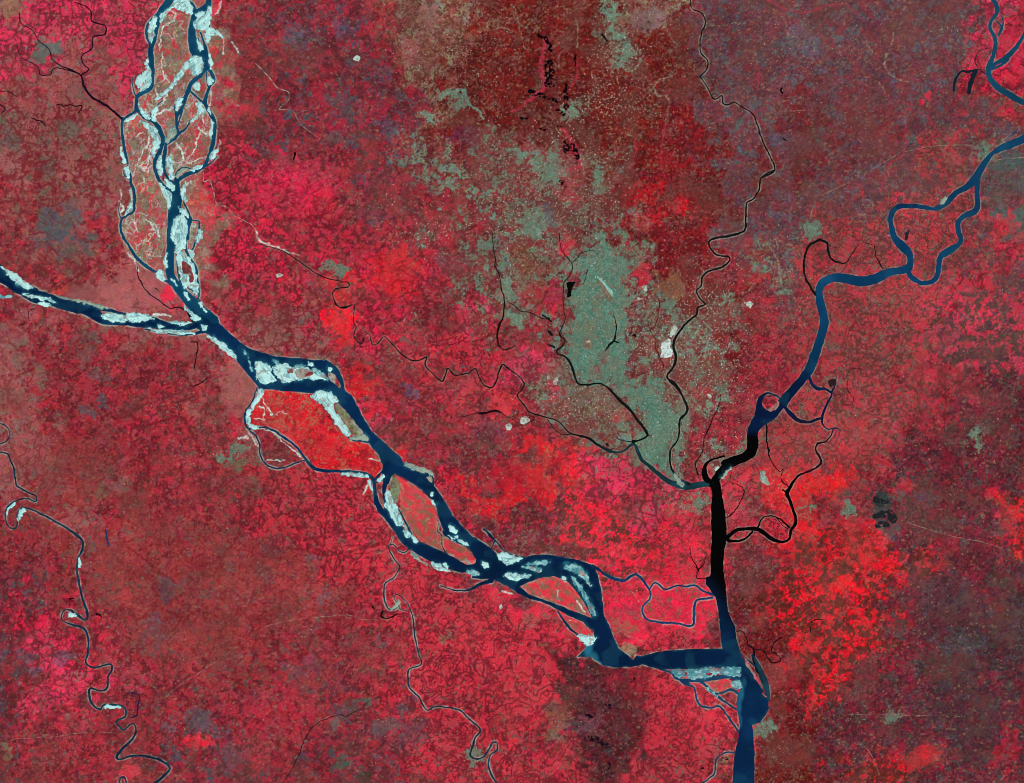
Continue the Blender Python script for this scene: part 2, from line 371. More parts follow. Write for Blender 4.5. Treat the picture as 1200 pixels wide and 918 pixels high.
oxb('ox5', 'thin horseshoe lake beside the meandering western river near the bottom', "a 540 270 5,580 262 7,620 290 8,610 370 9,600 420 14,560 440 7", col=(28, 34, 62))
oxb('ox6', 'short blue sliver lake in dull red fields east of the western meanders', "Z 748 10 12,752 70 14,765 120 9", col=(34, 48, 88))
oxb('ox7', 'small black comma shaped pond beside a western river bend', "Z 680 600 14,700 605 12,712 620 6", col=(16, 8, 10))
oxb('ox8', 'small dark pond just west of the narrow western river', "Z 495 490 14,515 485 8", col=(16, 8, 10))
oxb('ox9', 'thin black thread of water through red fields by the black river', "L 640 200 4,640 270 4,690 290 5,730 330 5,715 400 5,660 480 8,610 520 7\nL 900 0 9,905 80 7,940 150 6,980 195 5,1010 185 5,990 250 5,1040 300 7\nM 290 460 11,290 560 11,305 640 9,310 700 7,370 790 6")
oxb('ox10', 'thin black creek looping through bright pink fields west of the black river', "L 350 740 4,360 800 5,400 860 7,410 890 7\nL 410 890 7,445 850 5,470 770 3\nJ 860 20 4,890 50 4,875 90 5,900 110 5,960 105 9\nJ 930 10 4,890 60 3")
oxb('ox11', 'faint dark meander in the red bend lands east of the blue river', "M 760 260 4,810 260 4,830 320 4,880 325 4,905 280 4,855 220 4,870 100 4,910 70 4,975 85 4", col=(60, 20, 24))
oxb('ox12', 'black canal with ragged pools south of the pale sand fills', "W 0 575 7,60 565 13,130 550 14,170 570 6,240 610 4,320 650 4,400 605 4\nX 960 840 3,1080 805 4,1140 805 10,1200 795 6")
oxb('ox13', 'black branching city lake in the heart of the grey green city', "V 955 720 5,975 790 7,960 890 11\nW 970 20 9,955 55 15,920 90 13,895 135 5\nW 955 60 13,990 75 9", col=(14, 26, 24))
oxb('ox14', 'pair of black reservoirs on the city side of the western river', polys="V 620 490,690 478,665 530,655 580,622 592,632 540", col=(6, 10, 8))
oxb('ox15', 'black flooded inlets between the river and the western suburb', "V 480 740 14,520 760 10\nV 490 830 12,530 860 10\nW 510 15 14,530 25 8\nW 500 90 12,540 110 14\nV 460 720 8,480 740 8", col=(14, 26, 24), warp=1.4)
oxb('ox16', 'thin dark creek skirting the red fields between city and sand fill', "S 440 80 6,425 180 6,410 250 5,370 290 5,410 340 5,415 420 5,440 480 5,465 520 6,470 550 6", col=(70, 16, 24))
oxb('ox17', 'thin dark creek wandering south into the black river west bank', "U 990 130 4,970 230 5,925 310 6,900 390 8,870 450 5,850 550 7,810 610 7,815 660 7,830 700 8", col=(30, 10, 14))
oxb('ox18', 'straight thin canal running diagonally through the dull southern fields', "q 115 930 4,180 830 4,260 660 4,380 600 3,420 605 4,500 560 3,525 530 3", col=(50, 22, 30))
oxb('ox19', 'short black crescent pond in rose fields near the looping river', "Q 940 258 10,930 280 11,942 302 9", col=(14, 8, 10))
oxb('ox20', 'black notch pond beside purple grey fields east of the looping river', "Q 945 615 12,970 630 9", col=(14, 8, 10))
oxb('ox21', 'thin dark channel behind the eastern bank of the black river mouth', "r 1050 205 4,1085 215 4,1105 270 4,1130 290 8,1130 340 12,1150 400 12\nr 1130 290 5,1175 300 5,1197 330 5\nK 890 0 8,920 45 6,960 50 5,990 30 4", col=(14, 18, 24))
oxb('ox22', 'small horseshoe pond east of the black river in bright red fields', "s 0 335 5,20 355 6,55 345 5,50 320 4,20 300 4,30 260 5,70 235 4\ns 200 210 4,205 165 4,225 150 4,250 155 3", col=(30, 8, 12))
oxb('ox23', 'narrow dark stream crossing the chars just above the river confluence', "C 60 300 5,80 400 7,140 500 7,210 550 7,290 610 7,350 605 9,410 630 11,440 680 13,450 700 14\nC 190 465 3,215 490 5\nC 280 545 3,325 600 5", col=(14, 30, 36))
oxb('ox24', 'small broken black stream south of the incoming western river', "D 240 430 6,210 440 6,200 480 5,208 515 6\nD 135 550 5,170 540 6", col=(40, 12, 24))
oxb('ox25', 'thin dark stream parallel to the main river near the confluence', "h 890 685 4,925 685 5,915 760 5,905 810 4\nh 890 885 5,920 885 5,970 850 4", col=(40, 14, 20))
oxb('ox26', 'short black pond slit in bright pink fields right of the braided river', "e 182 715 8,178 750 7", col=(16, 6, 12))
oxb('ox27', 'dark marshy pools between two red bars on the bend land', polys="M 730 150,770 140,765 190,735 200", col=(46, 30, 34), warp=1.6)
oxb('ox28', 'dark elongated pool on the wide grass spit inside the blue loop', polys="O 370 730,395 720,390 780,365 800", col=(40, 36, 40), warp=1.0)
oxb('ox29', 'curled black creek loops west of the braided river', "d 265 495 4,285 485 4,300 500 5,330 490 4,350 500 4\nd 355 500 4,380 495 6,378 515 6,362 530 4", col=(24, 10, 20))
oxb('ox30', 'dark looping creek on the far western edge below the grey fields', "d 5 430 4,40 430 3,75 455 3\nd 0 490 4,25 510 5,5 530 4\nd 150 555 4,190 570 6,215 590 4", col=(30, 10, 20))
def pool(key, label, strokes, thr, col=(14, 8, 14), name='swamp_water'):
    RIVERS[key] = dict(label=label, cat='swamp', name=name, col=col, strokes=strokes, small=True, wamp=1.6, thr=thr)
pool('sw1', 'black comb shaped wetland along the upper forest valley', "f 110 160 12,160 190 20,185 240 24\nf 170 290 30,175 340 50,170 385 40,195 400 14", 0.66)
pool('sw2', 'black branching wetland where two forest valleys meet', "f 80 430 20,140 450 26,200 470 24\nf 215 520 20,240 540 20\nf 250 400 16,255 460 26,250 510 20", 0.64)
pool('sw3', 'black speckled pools at the lower end of the forest valley', "f 245 670 26,255 710 34\nf 285 690 34,305 730 30,300 760 18\nf 215 590 8,245 600 10\nf 230 850 18,245 870 14", 0.66)
pool('sw4', 'ragged black pools in red fields west of the forest valley', "f 35 545 12,70 555 14,80 540 6\nf 130 600 8,160 610 10", 0.76)
pool('sw5', 'small black pools in a narrow side valley of the forest', "f 295 255 12,295 290 8,302 310 5\nf 415 160 9,440 190 10", 0.86)
pool('sw6', 'scattered black fish ponds on the dull maroon plain south of the main river', "r 555 440 18,575 430 14\nr 450 555 22,465 560 16\nr 345 600 16,375 605 22\nr 335 630 14\nr 315 540 14,330 545 8\nr 350 710 26,400 715 20,440 740 24\nr 310 775 24\nr 460 825 16,450 850 10\nr 35 525 12", 0.66, col=(30, 14, 26))
pool('sw7', 'black brick field pools on the west bank near the river mouth', "K 580 665 14,610 660 16\nK 570 730 14,610 720 24\nK 530 680 8,545 683 8\nK 430 795 18,440 800 12\nK 395 575 10\nK 370 830 14", 0.6, col=(24, 8, 14))
pool('sw8', 'dark green black swamp patches amid the eastern red fields', "o 500 505 30,550 510 24\no 500 575 24,560 570 40,590 600 30\no 520 620 30,560 620 20", 0.9, col=(34, 36, 40))
pool('sw9', 'dark red black pools among the fields east of the city', "S 235 310 22,265 315 24\nS 290 600 10,330 580 12\nU 400 215 14\nU 575 240 14\nU 600 340 14\nU 430 310 12\nU 170 470 20,190 490 14", 0.6, col=(34, 6, 14))
# ------------------------------------------------------------------ sandbars: (tone, outline, label)   tone: s dry pale, w wet teal, g greyish
BARS = [
('s', "A 870 40,885 60,880 120,865 190,830 215,790 205,760 180,765 140,800 130,840 110", "broad white sandbar along the inside of the braided river's top eastern channel"),
('s', "A 640 -60,700 -60,720 0,755 50,745 100,700 80,660 70,600 60,560 110,530 160,520 150,540 90,580 60,620 30", "hooked white sand cap on the upstream tip of the largest braided island"),
('s', "A 470 130,495 120,490 200,478 260,462 310,445 260,440 200", "slim white sandbar between two western channels at the top of the braided river"),
('s', "A 770 100,800 85,830 95,810 115,780 118", "tiny pale sandbar encircled by a loop channel near the top edge"),
('s', "A 780 262,812 300,832 350,806 354,785 320", "small white sandbar wedged where two top channels of the braided river merge"),
('s', "A 720 430,770 392,810 400,830 450,820 505,780 530,748 520,742 480,690 525,640 580,560 665,508 700,500 690,600 600,690 470", "large feathery white sandbar trailing southwest from the braided river's upper junction"),
('s', "A 425 450,440 420,455 500,460 570,445 608,385 650,420 600,435 520", "narrow pale sandbar hugging the western bank of the braided river's left channel"),
('s', "A 360 560,425 495,438 530,400 590,372 620", "ragged pale sand patch just west of the braided river's left channel"),
('s', "A 275 850,330 818,362 797,360 820,310 850,275 865", "pale wedge of sand where the thin northwestern stream joins the braided river"),
('s', "A 380 735,400 775,450 815,490 852,440 835,390 795", "pale curved sand strip on the inner bend below the braided river's first fork"),
('s', "A 862 542,885 545,897 570,872 600,862 575", "small white sandbar in the split of the braided river's eastern channel"),
('s', "A 758 592,800 580,800 632,762 622", "small triangular white sandbar beside the middle channel, east of the feathery bar"),
('s', "A 643 702,680 692,682 720,660 756,642 785,632 750", "oval pale sandbar ringed by a thin loop of the middle braided channel"),
('s', "A 770 722,820 730,842 788,825 790,780 832,745 852,790 780", "pale pointed sandbar at the crotch of two eastern braided channels"),
('s', "A 845 205,880 195,940 230,962 265,920 247,885 245,868 300,850 290", "white sand tongue spilling onto the east bank near the top of the braided river"),
('s', "A 470 780,520 735,500 800,492 852,465 822", "small pale sandbar on the east side of the braided river's left fork"),
('s', "A 870 370,866 440,880 480,890 445,876 400", "thin white bank strip beside the braided river's east channel, below the top"),
('s', "A 870 762,890 800,885 815,862 780", "thin white sliver on the east bank of the braided river's far eastern loop"),
('s', "B 380 60,440 90,480 110,520 180,525 240,492 290,480 330,470 290,480 200,440 130", "long pale streaked sandbar on the west side of the braided river's middle channel"),
('s', "B 505 390,520 330,540 310,540 400,545 450,520 450", "thin white sandbar between the two close middle channels of the braided river"),
('s', "B 575 330,600 328,612 400,627 450,620 490,590 460,575 420", "tall white sandbar on the east bank of the central braided channel"),
('s', "B 560 482,600 500,627 530,617 560,577 530", "small white sandbar in the pinch where the central braided channels rejoin"),
('g', "B 563 200,590 140,625 100,635 150,610 190,578 222", "greyish pale sandbar in the notch above the meeting of two central channels"),
('s', "B 885 60,900 90,895 150,882 200,878 150", "thin white strip on the west side of the braided river's far eastern loop"),
('s', "B 866 342,900 290,932 270,912 318,880 352", "small pale sandbar at the outer bend of the braided river's eastern loop"),
('g', "B 640 442,690 402,720 412,690 440,648 472", "rounded grey sandbar tucked under a thin arc channel where braids merge"),
('s', "B 745 412,800 390,830 378,812 402,752 424", "thin pale sand strip along the north bank of the eastern return channel"),
('s', "B 520 512,575 560,607 602,603 660,580 702,572 640,545 580", "pale sand wedge on the west bank where the braids become one channel"),
('s', "B 690 520,712 500,700 560,707 640,682 620,675 560", "pale strip of sand on the east bank just below the braid junction"),
('s', "B 652 680,690 690,728 738,725 755,682 720", "small slanted white sandbar just below the single broad stem of the braided river"),
('s', "B 640 740,690 735,716 790,716 850,700 905,675 900,650 940,625 920,605 900,610 830", "bulky white sandbar dividing the lower braided river, cut by a dark inlet"),
('s', "C 342 170,380 120,410 100,405 170,385 195,345 220,332 205", "white tail of sand below the dark inlet in the lower braided river"),
('s', "C 345 240,390 200,410 230,440 270,470 330,480 400,490 440,482 520,462 500,420 440,400 520,430 550,385 440,355 340", "long pale fringe of sand around the last grey island above the confluence"),
('s', "C 262 240,275 220,270 320,257 312,250 280", "thin white strip on the west bank of the lower braided river"),
('s', "C 200 350,245 345,250 390,272 415,230 402,205 387", "small white sandbar where the western side channel returns to the braided river"),
('s', "C 430 200,455 195,465 230,455 260,442 240", "little pale sand patch east of the lower braided river's right channel"),
('s', "C 490 70,515 60,515 110,482 150", "tiny white sand sliver on the outermost east channel of the lower braided river"),
('s', "C 495 560,515 560,530 600,555 630,530 625,505 592", "pale sand spike on the east bank just above the confluence"),
('s', "C 392 590,430 622,505 670,502 695,455 695,440 650,405 622", "pale pointed sandbar on the spit between the two joining rivers"),
('s', "C 303 400,330 420,347 452,325 430", "tiny pale sand sliver inside the lower braided river's widening"),
('s', "B 277 400,300 390,312 430,306 480,286 450", "oval white sandbar splitting the far western channel of the braided river"),
('s', "B 250 260,270 310,285 368,275 372,255 320", "thin white strip west of the braided river's far western channel"),
('s', "B 308 540,328 560,333 640,325 690,282 732,300 690,318 620", "pale curved sandbar inside the last bend of the far western channel"),
('s', "E 75 195,130 215,210 270,265 330,287 374,250 347,180 292,110 232", "long white bank bar on the southwest bank just below the confluence"),
('s', "D 0 135,40 150,110 190,190 250,230 282,200 300,150 280,100 240,50 190", "large white sandbar on the north bank of the dark western river"),
('s', "D 165 332,240 335,330 350,400 380,380 386,320 370,250 360,190 346", "long thin white sandbar inside the dark western river's first bend"),
('s', "D 265 390,330 388,357 405,310 413", "small white sand strip on the south bank of the dark western river"),
('s', "D 715 472,800 470,870 480,892 515,830 525,740 512", "large pale oval sandbar in the middle of the dark western river"),
('s', "D 880 465,960 460,1060 490,1040 510,960 520,925 520,910 490", "pale sandbar on the north bank east of the dark western river's oval bar"),
('g', "D 400 340,500 360,620 380,700 405,760 430,700 430,620 402,520 377", "long thin greyish sand strip along the north bank of the dark western river"),
('s', "D 1030 565,1100 575,1180 585,1200 602,1120 602", "thin white strip on the southern bank of the dark western river near its mouth"),
('s', "C 0 650,100 655,180 682,100 692,30 702,0 692", "pale north bank sandbar where the dark western river nears the confluence"),
('s', "C 290 702,370 705,450 710,400 730,340 720", "slim pale sandbar mid river just before the dark western river's mouth"),
('s', "C 250 762,340 765,430 775,470 790,350 795,270 780", "long white south bank bar at the mouth of the dark western river"),
('s', "C 520 730,550 732,546 762,525 757", "tiny white sandbar at the very point where the two rivers meet"),
('s', "D 1110 545,1150 545,1160 558,1120 560", "tiny white sandbar inside the dark western river, downstream of the pale oval"),
('w', "D 0 335,60 345,90 352,20 358", "teal sandy side channel bar at the western edge below the dark river"),
('s', "E 425 385,460 383,500 410,540 470,562 520,500 540,470 533,430 500,420 440", "blunt white upstream end of the big sandbar complex below the confluence"),
('s', "E 530 420,620 400,680 430,722 490,700 515,610 527,580 500,545 450", "white streaked middle section of the big sandbar complex below the confluence"),
('s', "E 640 430,740 423,800 440,850 480,925 512,860 512,780 502,720 512,690 470", "pale downstream tail of the big sandbar complex below the confluence"),
('w', "E 540 375,575 380,578 396,545 390", "small teal sand islet upstream and north of the big sandbar complex"),
('w', "E 690 415,740 403,762 420,710 427", "thin teal islet along the northern edge of the big sandbar complex"),
('s', "E 780 388,820 395,822 415,795 410", "small white islet north of the tail of the big sandbar complex"),
('w', "E 805 437,870 450,920 490,927 517,870 497", "slender teal sandbar beside the tail of the big sandbar complex"),
('s', "E 928 425,960 433,950 450,934 446", "tiny white islet at the head of the little red spit east of the complex"),
('w', "E 335 300,348 322,340 332,330 312", "tiny wet islet in the deep channel upstream of the big sandbar complex"),
('w', "E 360 345,378 380,398 440,390 447,376 400", "thin wet sliver running down the channel beside the complex's blunt end"),
('s', "E 800 622,920 590,1000 660,965 680,990 760,1040 820,1085 892,1050 900,990 832,930 742,860 662", "great white triangular sandbar on the west bank at the river's sharp bend"),
('s', "F 195 95,235 110,210 170,150 240,130 300,140 340,200 360,160 376,117 342,112 280,142 220,180 150", "white curving sand belt along the side channel around the vivid red island"),
('g', "F 840 432,930 412,962 452,900 457,850 452", "pale grey sand patch at the downstream foot of the triangular sandbar"),
('s', "F 780 687,880 685,960 705,970 718,900 710,800 700", "thin white sandbar along the side channel south of the vivid red island"),
('s', "F 970 732,995 770,1002 812,985 802", "tiny white sliver on the west bank where the side channel rejoins"),
('s', "F 1035 735,1075 705,1080 720,1040 748", "tiny white islet in the short link between side channel and main river"),
('s', "G 195 330,212 330,240 390,280 470,312 560,270 572,220 480,190 440", "long white sandbar on the west flank of the striped red island"),
('s', "G 320 580,350 610,370 660,330 642", "small white sandbar just below the long bar flanking the striped island"),
('s', "G 378 642,422 692,388 690", "tiny pale sand triangle at the southwest foot of the striped island"),
('s', "G 625 680,680 690,672 740,640 722", "white sand patch on the head of the small island behind the striped one"),
('s', "G 505 340,525 345,516 362,505 356", "tiny white islet in mid channel east of the striped red island"),
('s', "G 510 402,545 415,540 437,522 425", "small white bar at the east shore of the striped red island"),
('s', "G 640 577,680 590,685 630,650 612", "bright white islet in the main channel below the striped island"),
('s', "G 633 640,662 665,645 667", "small white islet furthest west in the cluster below the striped island"),
('s', "G 670 645,700 650,695 667,680 666", "tiny white islet in the middle of the cluster below the striped island"),
('s', "G 700 680,740 685,775 717,740 712", "long white islet furthest downstream in the cluster below the striped island"),
('g', "G 330 128,420 158,500 198,518 222,450 202,370 177,330 152", "pale green sand fringe on the north bank where the main river bends"),
('g', "G 365 750,420 800,500 862,480 852,400 812", "long thin pale strip along the south bank of the western branch"),
('s', "G 515 842,560 840,600 880,652 896,560 892", "white sandbar against the south bank of the western branch near the junction"),
('s', "G 590 850,620 848,627 880,600 872", "small white islet beside the south bank bar of the western branch"),
('w', "H 700 542,740 525,792 547,770 567,720 562", "streaky teal and white bar mid channel where the two branches approach"),
('s', "H 810 467,845 480,857 517,820 507", "small white bar at the point between the two rejoining branches"),
('s', "I 130 190,170 170,230 182,320 207,260 230,200 252,160 222", "white sand spit at the upstream end of the wide island reach"),
('s', "I 180 327,240 310,300 320,372 325,330 345,260 360,220 347", "long white bar in the southern channel at the head of the wide island reach"),
('w', "I 340 250,420 225,510 232,440 252", "teal streaky upper bar of the mid channel pair in the island reach"),
('w', "I 310 270,400 262,442 285,430 302,380 285", "white and teal lower bar of the mid channel pair in the island reach"),
('w', "I 610 265,680 248,722 270,762 330,797 402,760 372,710 322,660 292", "white headed sandbar with a red centre at the top of the eastern channel"),
('w', "I 650 325,700 368,742 420,782 500,817 560,822 607,790 582,750 490,700 412,660 362", "long curving pale ridge beside the crescent red island's eastern shore"),
('s', "I 588 340,620 338,620 367,600 360", "tiny white bar on the upstream shoulder of the crescent red island"),
('s', "I 700 752,780 745,832 770,802 810,760 822,730 787", "bright white sandbar on the south bank just before the eastward turn"),
('w', "J 700 752,780 750,800 790,745 802", "small teal bar beginning the shoal row along the southern shore"),
('w', "J 810 755,900 743,1020 743,1032 780,960 802,900 812,840 817", "streaked teal and white shoal, the longest bar of the southern shore row"),
('w', "J 1045 735,1170 733,1182 790,1100 792,1050 772", "pale square ended shoal nearest the black river's mouth"),
('w', "K 640 187,700 180,712 220,690 240,650 212", "small pale teal bar below the shoal row beside the river mouth"),
('w', "K 460 230,500 250,542 290,512 272", "thin pale sand sliver in the narrow delta channel below the shoals"),
('g', "O 610 502,650 488,642 520,617 532", "pale grey sand corner on the north bank of the eastern blue river"),
('s', "Z 547 210,565 198,572 258,550 272", "tiny white sliver beside the straight reach of the western meandering river"),
('s', "Z 490 592,520 588,532 610,482 622", "tiny white patch inside a hairpin of the western meandering river"),
('s', "Y 130 722,160 702,182 712,150 742,130 780", "white sand patch inside the big western hairpin's eastern bend"),
('s', "Y 52 700,90 662,100 668,62 712,46 742", "thin white sand crescent inside the big western hairpin's outer loop"),
('s', "a 380 357,470 360,472 372,390 372", "tiny pale strip in an elbow of the western river near the bottom"),
('g', "b 262 530,285 500,290 530,266 555,230 562", "pale teal crescent of sand in a loop of the winding southern stream"),
('g', "U 662 692,700 738,735 775,720 784,670 735", "thin pale spit between the two dark rivers below the city"),
('g', "L 580 220,620 175,640 172,600 215,582 240", "pale strip on the south bank of the black river above its fork"),
('g', "L 848 200,870 190,880 225,910 270,900 282,865 268,850 240", "pale crescent of bare sand in red fields east of the black river fork"),
]
# ------------------------------------------------------------------ vegetated islands: (palette letter, level, outline, label)
ISLES = [
('C', 0, "A 530 160,560 110,620 105,700 90,735 110,725 200,735 330,735 410,690 470,600 600,510 700,495 640,480 580,485 420,495 300,505 220", "largest island of the braided river, grey and red with white sand cap"),
('C', 0, "A 375 690,480 610,520 700,460 790,450 810,400 780,372 730", "pink wedge island below the largest one at the braided river's first fork"),
('C', 0, "A 560 690,680 560,745 540,735 600,700 680,620 700,630 780,640 850,570 920,520 830,480 800", "grey green island between the left and middle braided channels"),
('C', 0, "A 775 560,850 490,860 620,820 715,750 640", "small bright pink island between diverging eastern braided channels"),
('C', 0, "A 700 700,740 650,830 730,860 800,890 900,895 1010,850 1100,790 1150,700 1170,640 1200,600 1190,590 1090,690 960,745 840,700 880,650 900,660 830", "round grey red island enclosed by the braided river's eastern loop"),
('C', 0, "B 275 100,360 30,450 90,480 160,470 300,490 420,520 520,570 600,590 700,575 900,500 1100,420 1100,300 1020,260 900,255 790,330 730,345 640,340 550,310 430,285 250", "long grey brown island along the braided river's western side, seamed with sand"),
('g', 1, "C 375 280,420 290,450 340,470 400,440 430,420 380,385 360", "dusky reddish island inside the last sand fringe above the confluence"),
('C', 0, "C 440 20,490 10,490 80,455 150,430 190,425 100", "slim red and green island between lower eastern braided channels"),
('d', 1, "E 700 440,780 430,830 470,780 498,720 500,692 470", "dull red vegetated core of the big sandbar complex"),
('d', 1, "E 635 437,672 430,680 465,650 468", "small dull red patch upstream of the core of the sandbar complex"),
('f', 1, "E 925 455,970 470,1003 525,1014 570,970 540,935 500", "small pointed red island at the sharp bend beside the complex"),
('E', 1, "E 972 680,1010 690,1080 770,1150 852,1180 902,1100 897,1040 812,992 742", "olive brown island lying between the white triangle and the main channel"),
('c', 0, "F 205 180,240 110,420 130,530 125,600 180,720 340,840 455,960 490,1060 610,1070 660,1010 720,960 690,770 665,650 660,590 630,500 510,420 440,340 380,240 350,160 350,140 290", "large vivid red island bounded by a thin looping side channel"),
('f', 0, "F 140 390,230 375,330 415,440 505,510 590,400 640,300 650,235 590,210 500", "red lens shaped island between the two arms of the side channel"),
('E', 1, "G 215 272,260 220,290 320,272 422,232 372", "pale olive head of the striped red island"),
('I', 0, "G 245 215,300 245,380 285,440 330,500 390,540 450,555 520,570 620,590 750,640 800,560 780,470 710,420 670,350 560,300 470,290 350", "large almond shaped red island with slanting brown stripes"),
('I', 1, "G 582 650,680 690,770 742,830 830,760 848,680 808,612 762", "small pink and grey island tucked below the almond island"),
('d', 1, "G 135 292,155 280,165 340,176 430,156 420,140 360", "tiny dull red sliver island west of the almond island's head"),
('E', 1, "G 475 237,515 240,515 280,500 270", "tiny olive triangle island at the north bank bend"),
('b', 0, "G 680 500,760 530,860 590,930 650,950 690,890 690,820 650,740 570", "slender bright red strip of land along the north bank below the bend"),
('f', 0, "G 940 735,975 710,1005 750,970 780", "tiny red islet at the end of the bright red bank strip"),
('f', 1, "I 705 295,745 303,756 335,720 325", "tiny red grown patch in the sandbar at the top of the eastern channel"),
('I', 0, "I 295 405,380 365,460 338,540 335,600 350,640 380,690 440,740 510,790 600,815 625,700 590,580 540,450 492,360 460", "crescent shaped red and olive island in the middle of the wide reach"),
('I', 0, "I 580 590,650 618,740 655,800 725,830 775,790 800,720 770,650 690,600 640", "small ragged pink island below the crescent island's southern channel"),
('a', 1, "J 940 770,990 768,980 790,950 790", "tiny pink grown patch on the longest shoal of the southern row"),
('I', 0, "K 450 190,540 170,630 175,650 220,600 240,540 265,490 220", "striped pink island just south of the shoal row"),
('f', 0, "K 560 290,640 255,665 290,660 345,600 310", "blunt dull red islet facing the river mouth below the striped pink island"),
('a', 1, "K 725 0,770 60,810 130,840 190,832 202,790 135,735 50", "long thin pink island parallel to the eastern bank at the river mouth"),
('a', 1, "K 860 250,888 290,886 302,866 276", "tiny pink sliver at the southern end of the mouth's eastern side channel"),
('p', 0, "L 650 680,660 655,690 625,750 610,790 612,765 640,740 660,690 672", "small red eye shaped island in the black branch east of the black river"),
('p', 0, "L 850 590,870 530,900 520,950 525,1000 550,1045 610,1050 660,1000 685,940 660,870 610", "round red island enclosed by a black loop of the eastern branch"),
('q', 0, "M 600 160,645 230,700 240,715 290,680 380,640 415,580 435,520 425,470 370,430 350,470 280,540 190", "round red island with curved furrows beside the blue river's lower bend"),
('b', 1, "M 262 290,300 262,340 262,370 285,375 330,345 370,300 365,262 330", "small rounded red knob of land in the crook of the dark blue bend"),
('t', 0, "J 560 195,600 150,660 195,740 170,870 172,930 210,990 235,890 250,850 290,855 380,840 430,740 415,640 410,550 390,510 340,560 255", "bright pink island enclosed by two winding channels west of the river mouth"),
('q', 0, "O 620 560,680 520,700 480,790 440,850 400,860 460,860 550,780 600,720 650,715 700,735 760,740 800,640 880,560 960,470 990,420 900,350 830,300 760,285 660,300 590,400 565,560 585", "large pink brown bend island wrapped by two blue channels"),
]
# ------------------------------------------------------------------ bare filled ground
FILLS = [
("S 445 375,500 335,515 350,510 395,530 425,520 470,480 475,440 470,450 440", "big bright white sand fill on the west bank of the thin eastern river"),
("S 520 270,545 245,565 260,550 300,520 332,505 325", "smaller pale fill just north of the big white sand fill"),
("W 300 605,345 582,368 620,330 647,302 640", "angular white sand fill beside the southern bend of the green river"),
("W 197 655,225 640,244 655,225 688,200 682", "smaller broken white fill west of the angular one by the canal"),
("W 535 320,560 310,562 365,540 370,530 350", "tall speckled white patch in red fields southwest of the city"),
("W 480 300,500 298,498 335,482 332", "small white block west of the tall speckled white patch"),
("e 455 265,470 256,487 268,478 285,458 280", "isolated pale green white clearing in the dark northern fields"),
("L 525 170,545 155,562 165,540 192,526 188", "bright white patch on the peninsula at the black river fork"),
("i 90 365,112 360,130 370,118 380,95 380", "tiny white clearing in the red fields by the thin diagonal stream"),
("S 770 735,795 730,803 752,780 765", "small white square in the red fields east of the thin river"),
("V 1150 510,1175 500,1195 505,1190 545,1165 545", "pale speckled fill north east of the airfield"),
("S 1035 85,1070 80,1095 100,1075 130,1045 115", "pale outlined field northeast of the thin river's bend"),
("b 985 540,1010 530,1012 562,992 572", "tiny white clearing in the red fields south of the main river"),
]
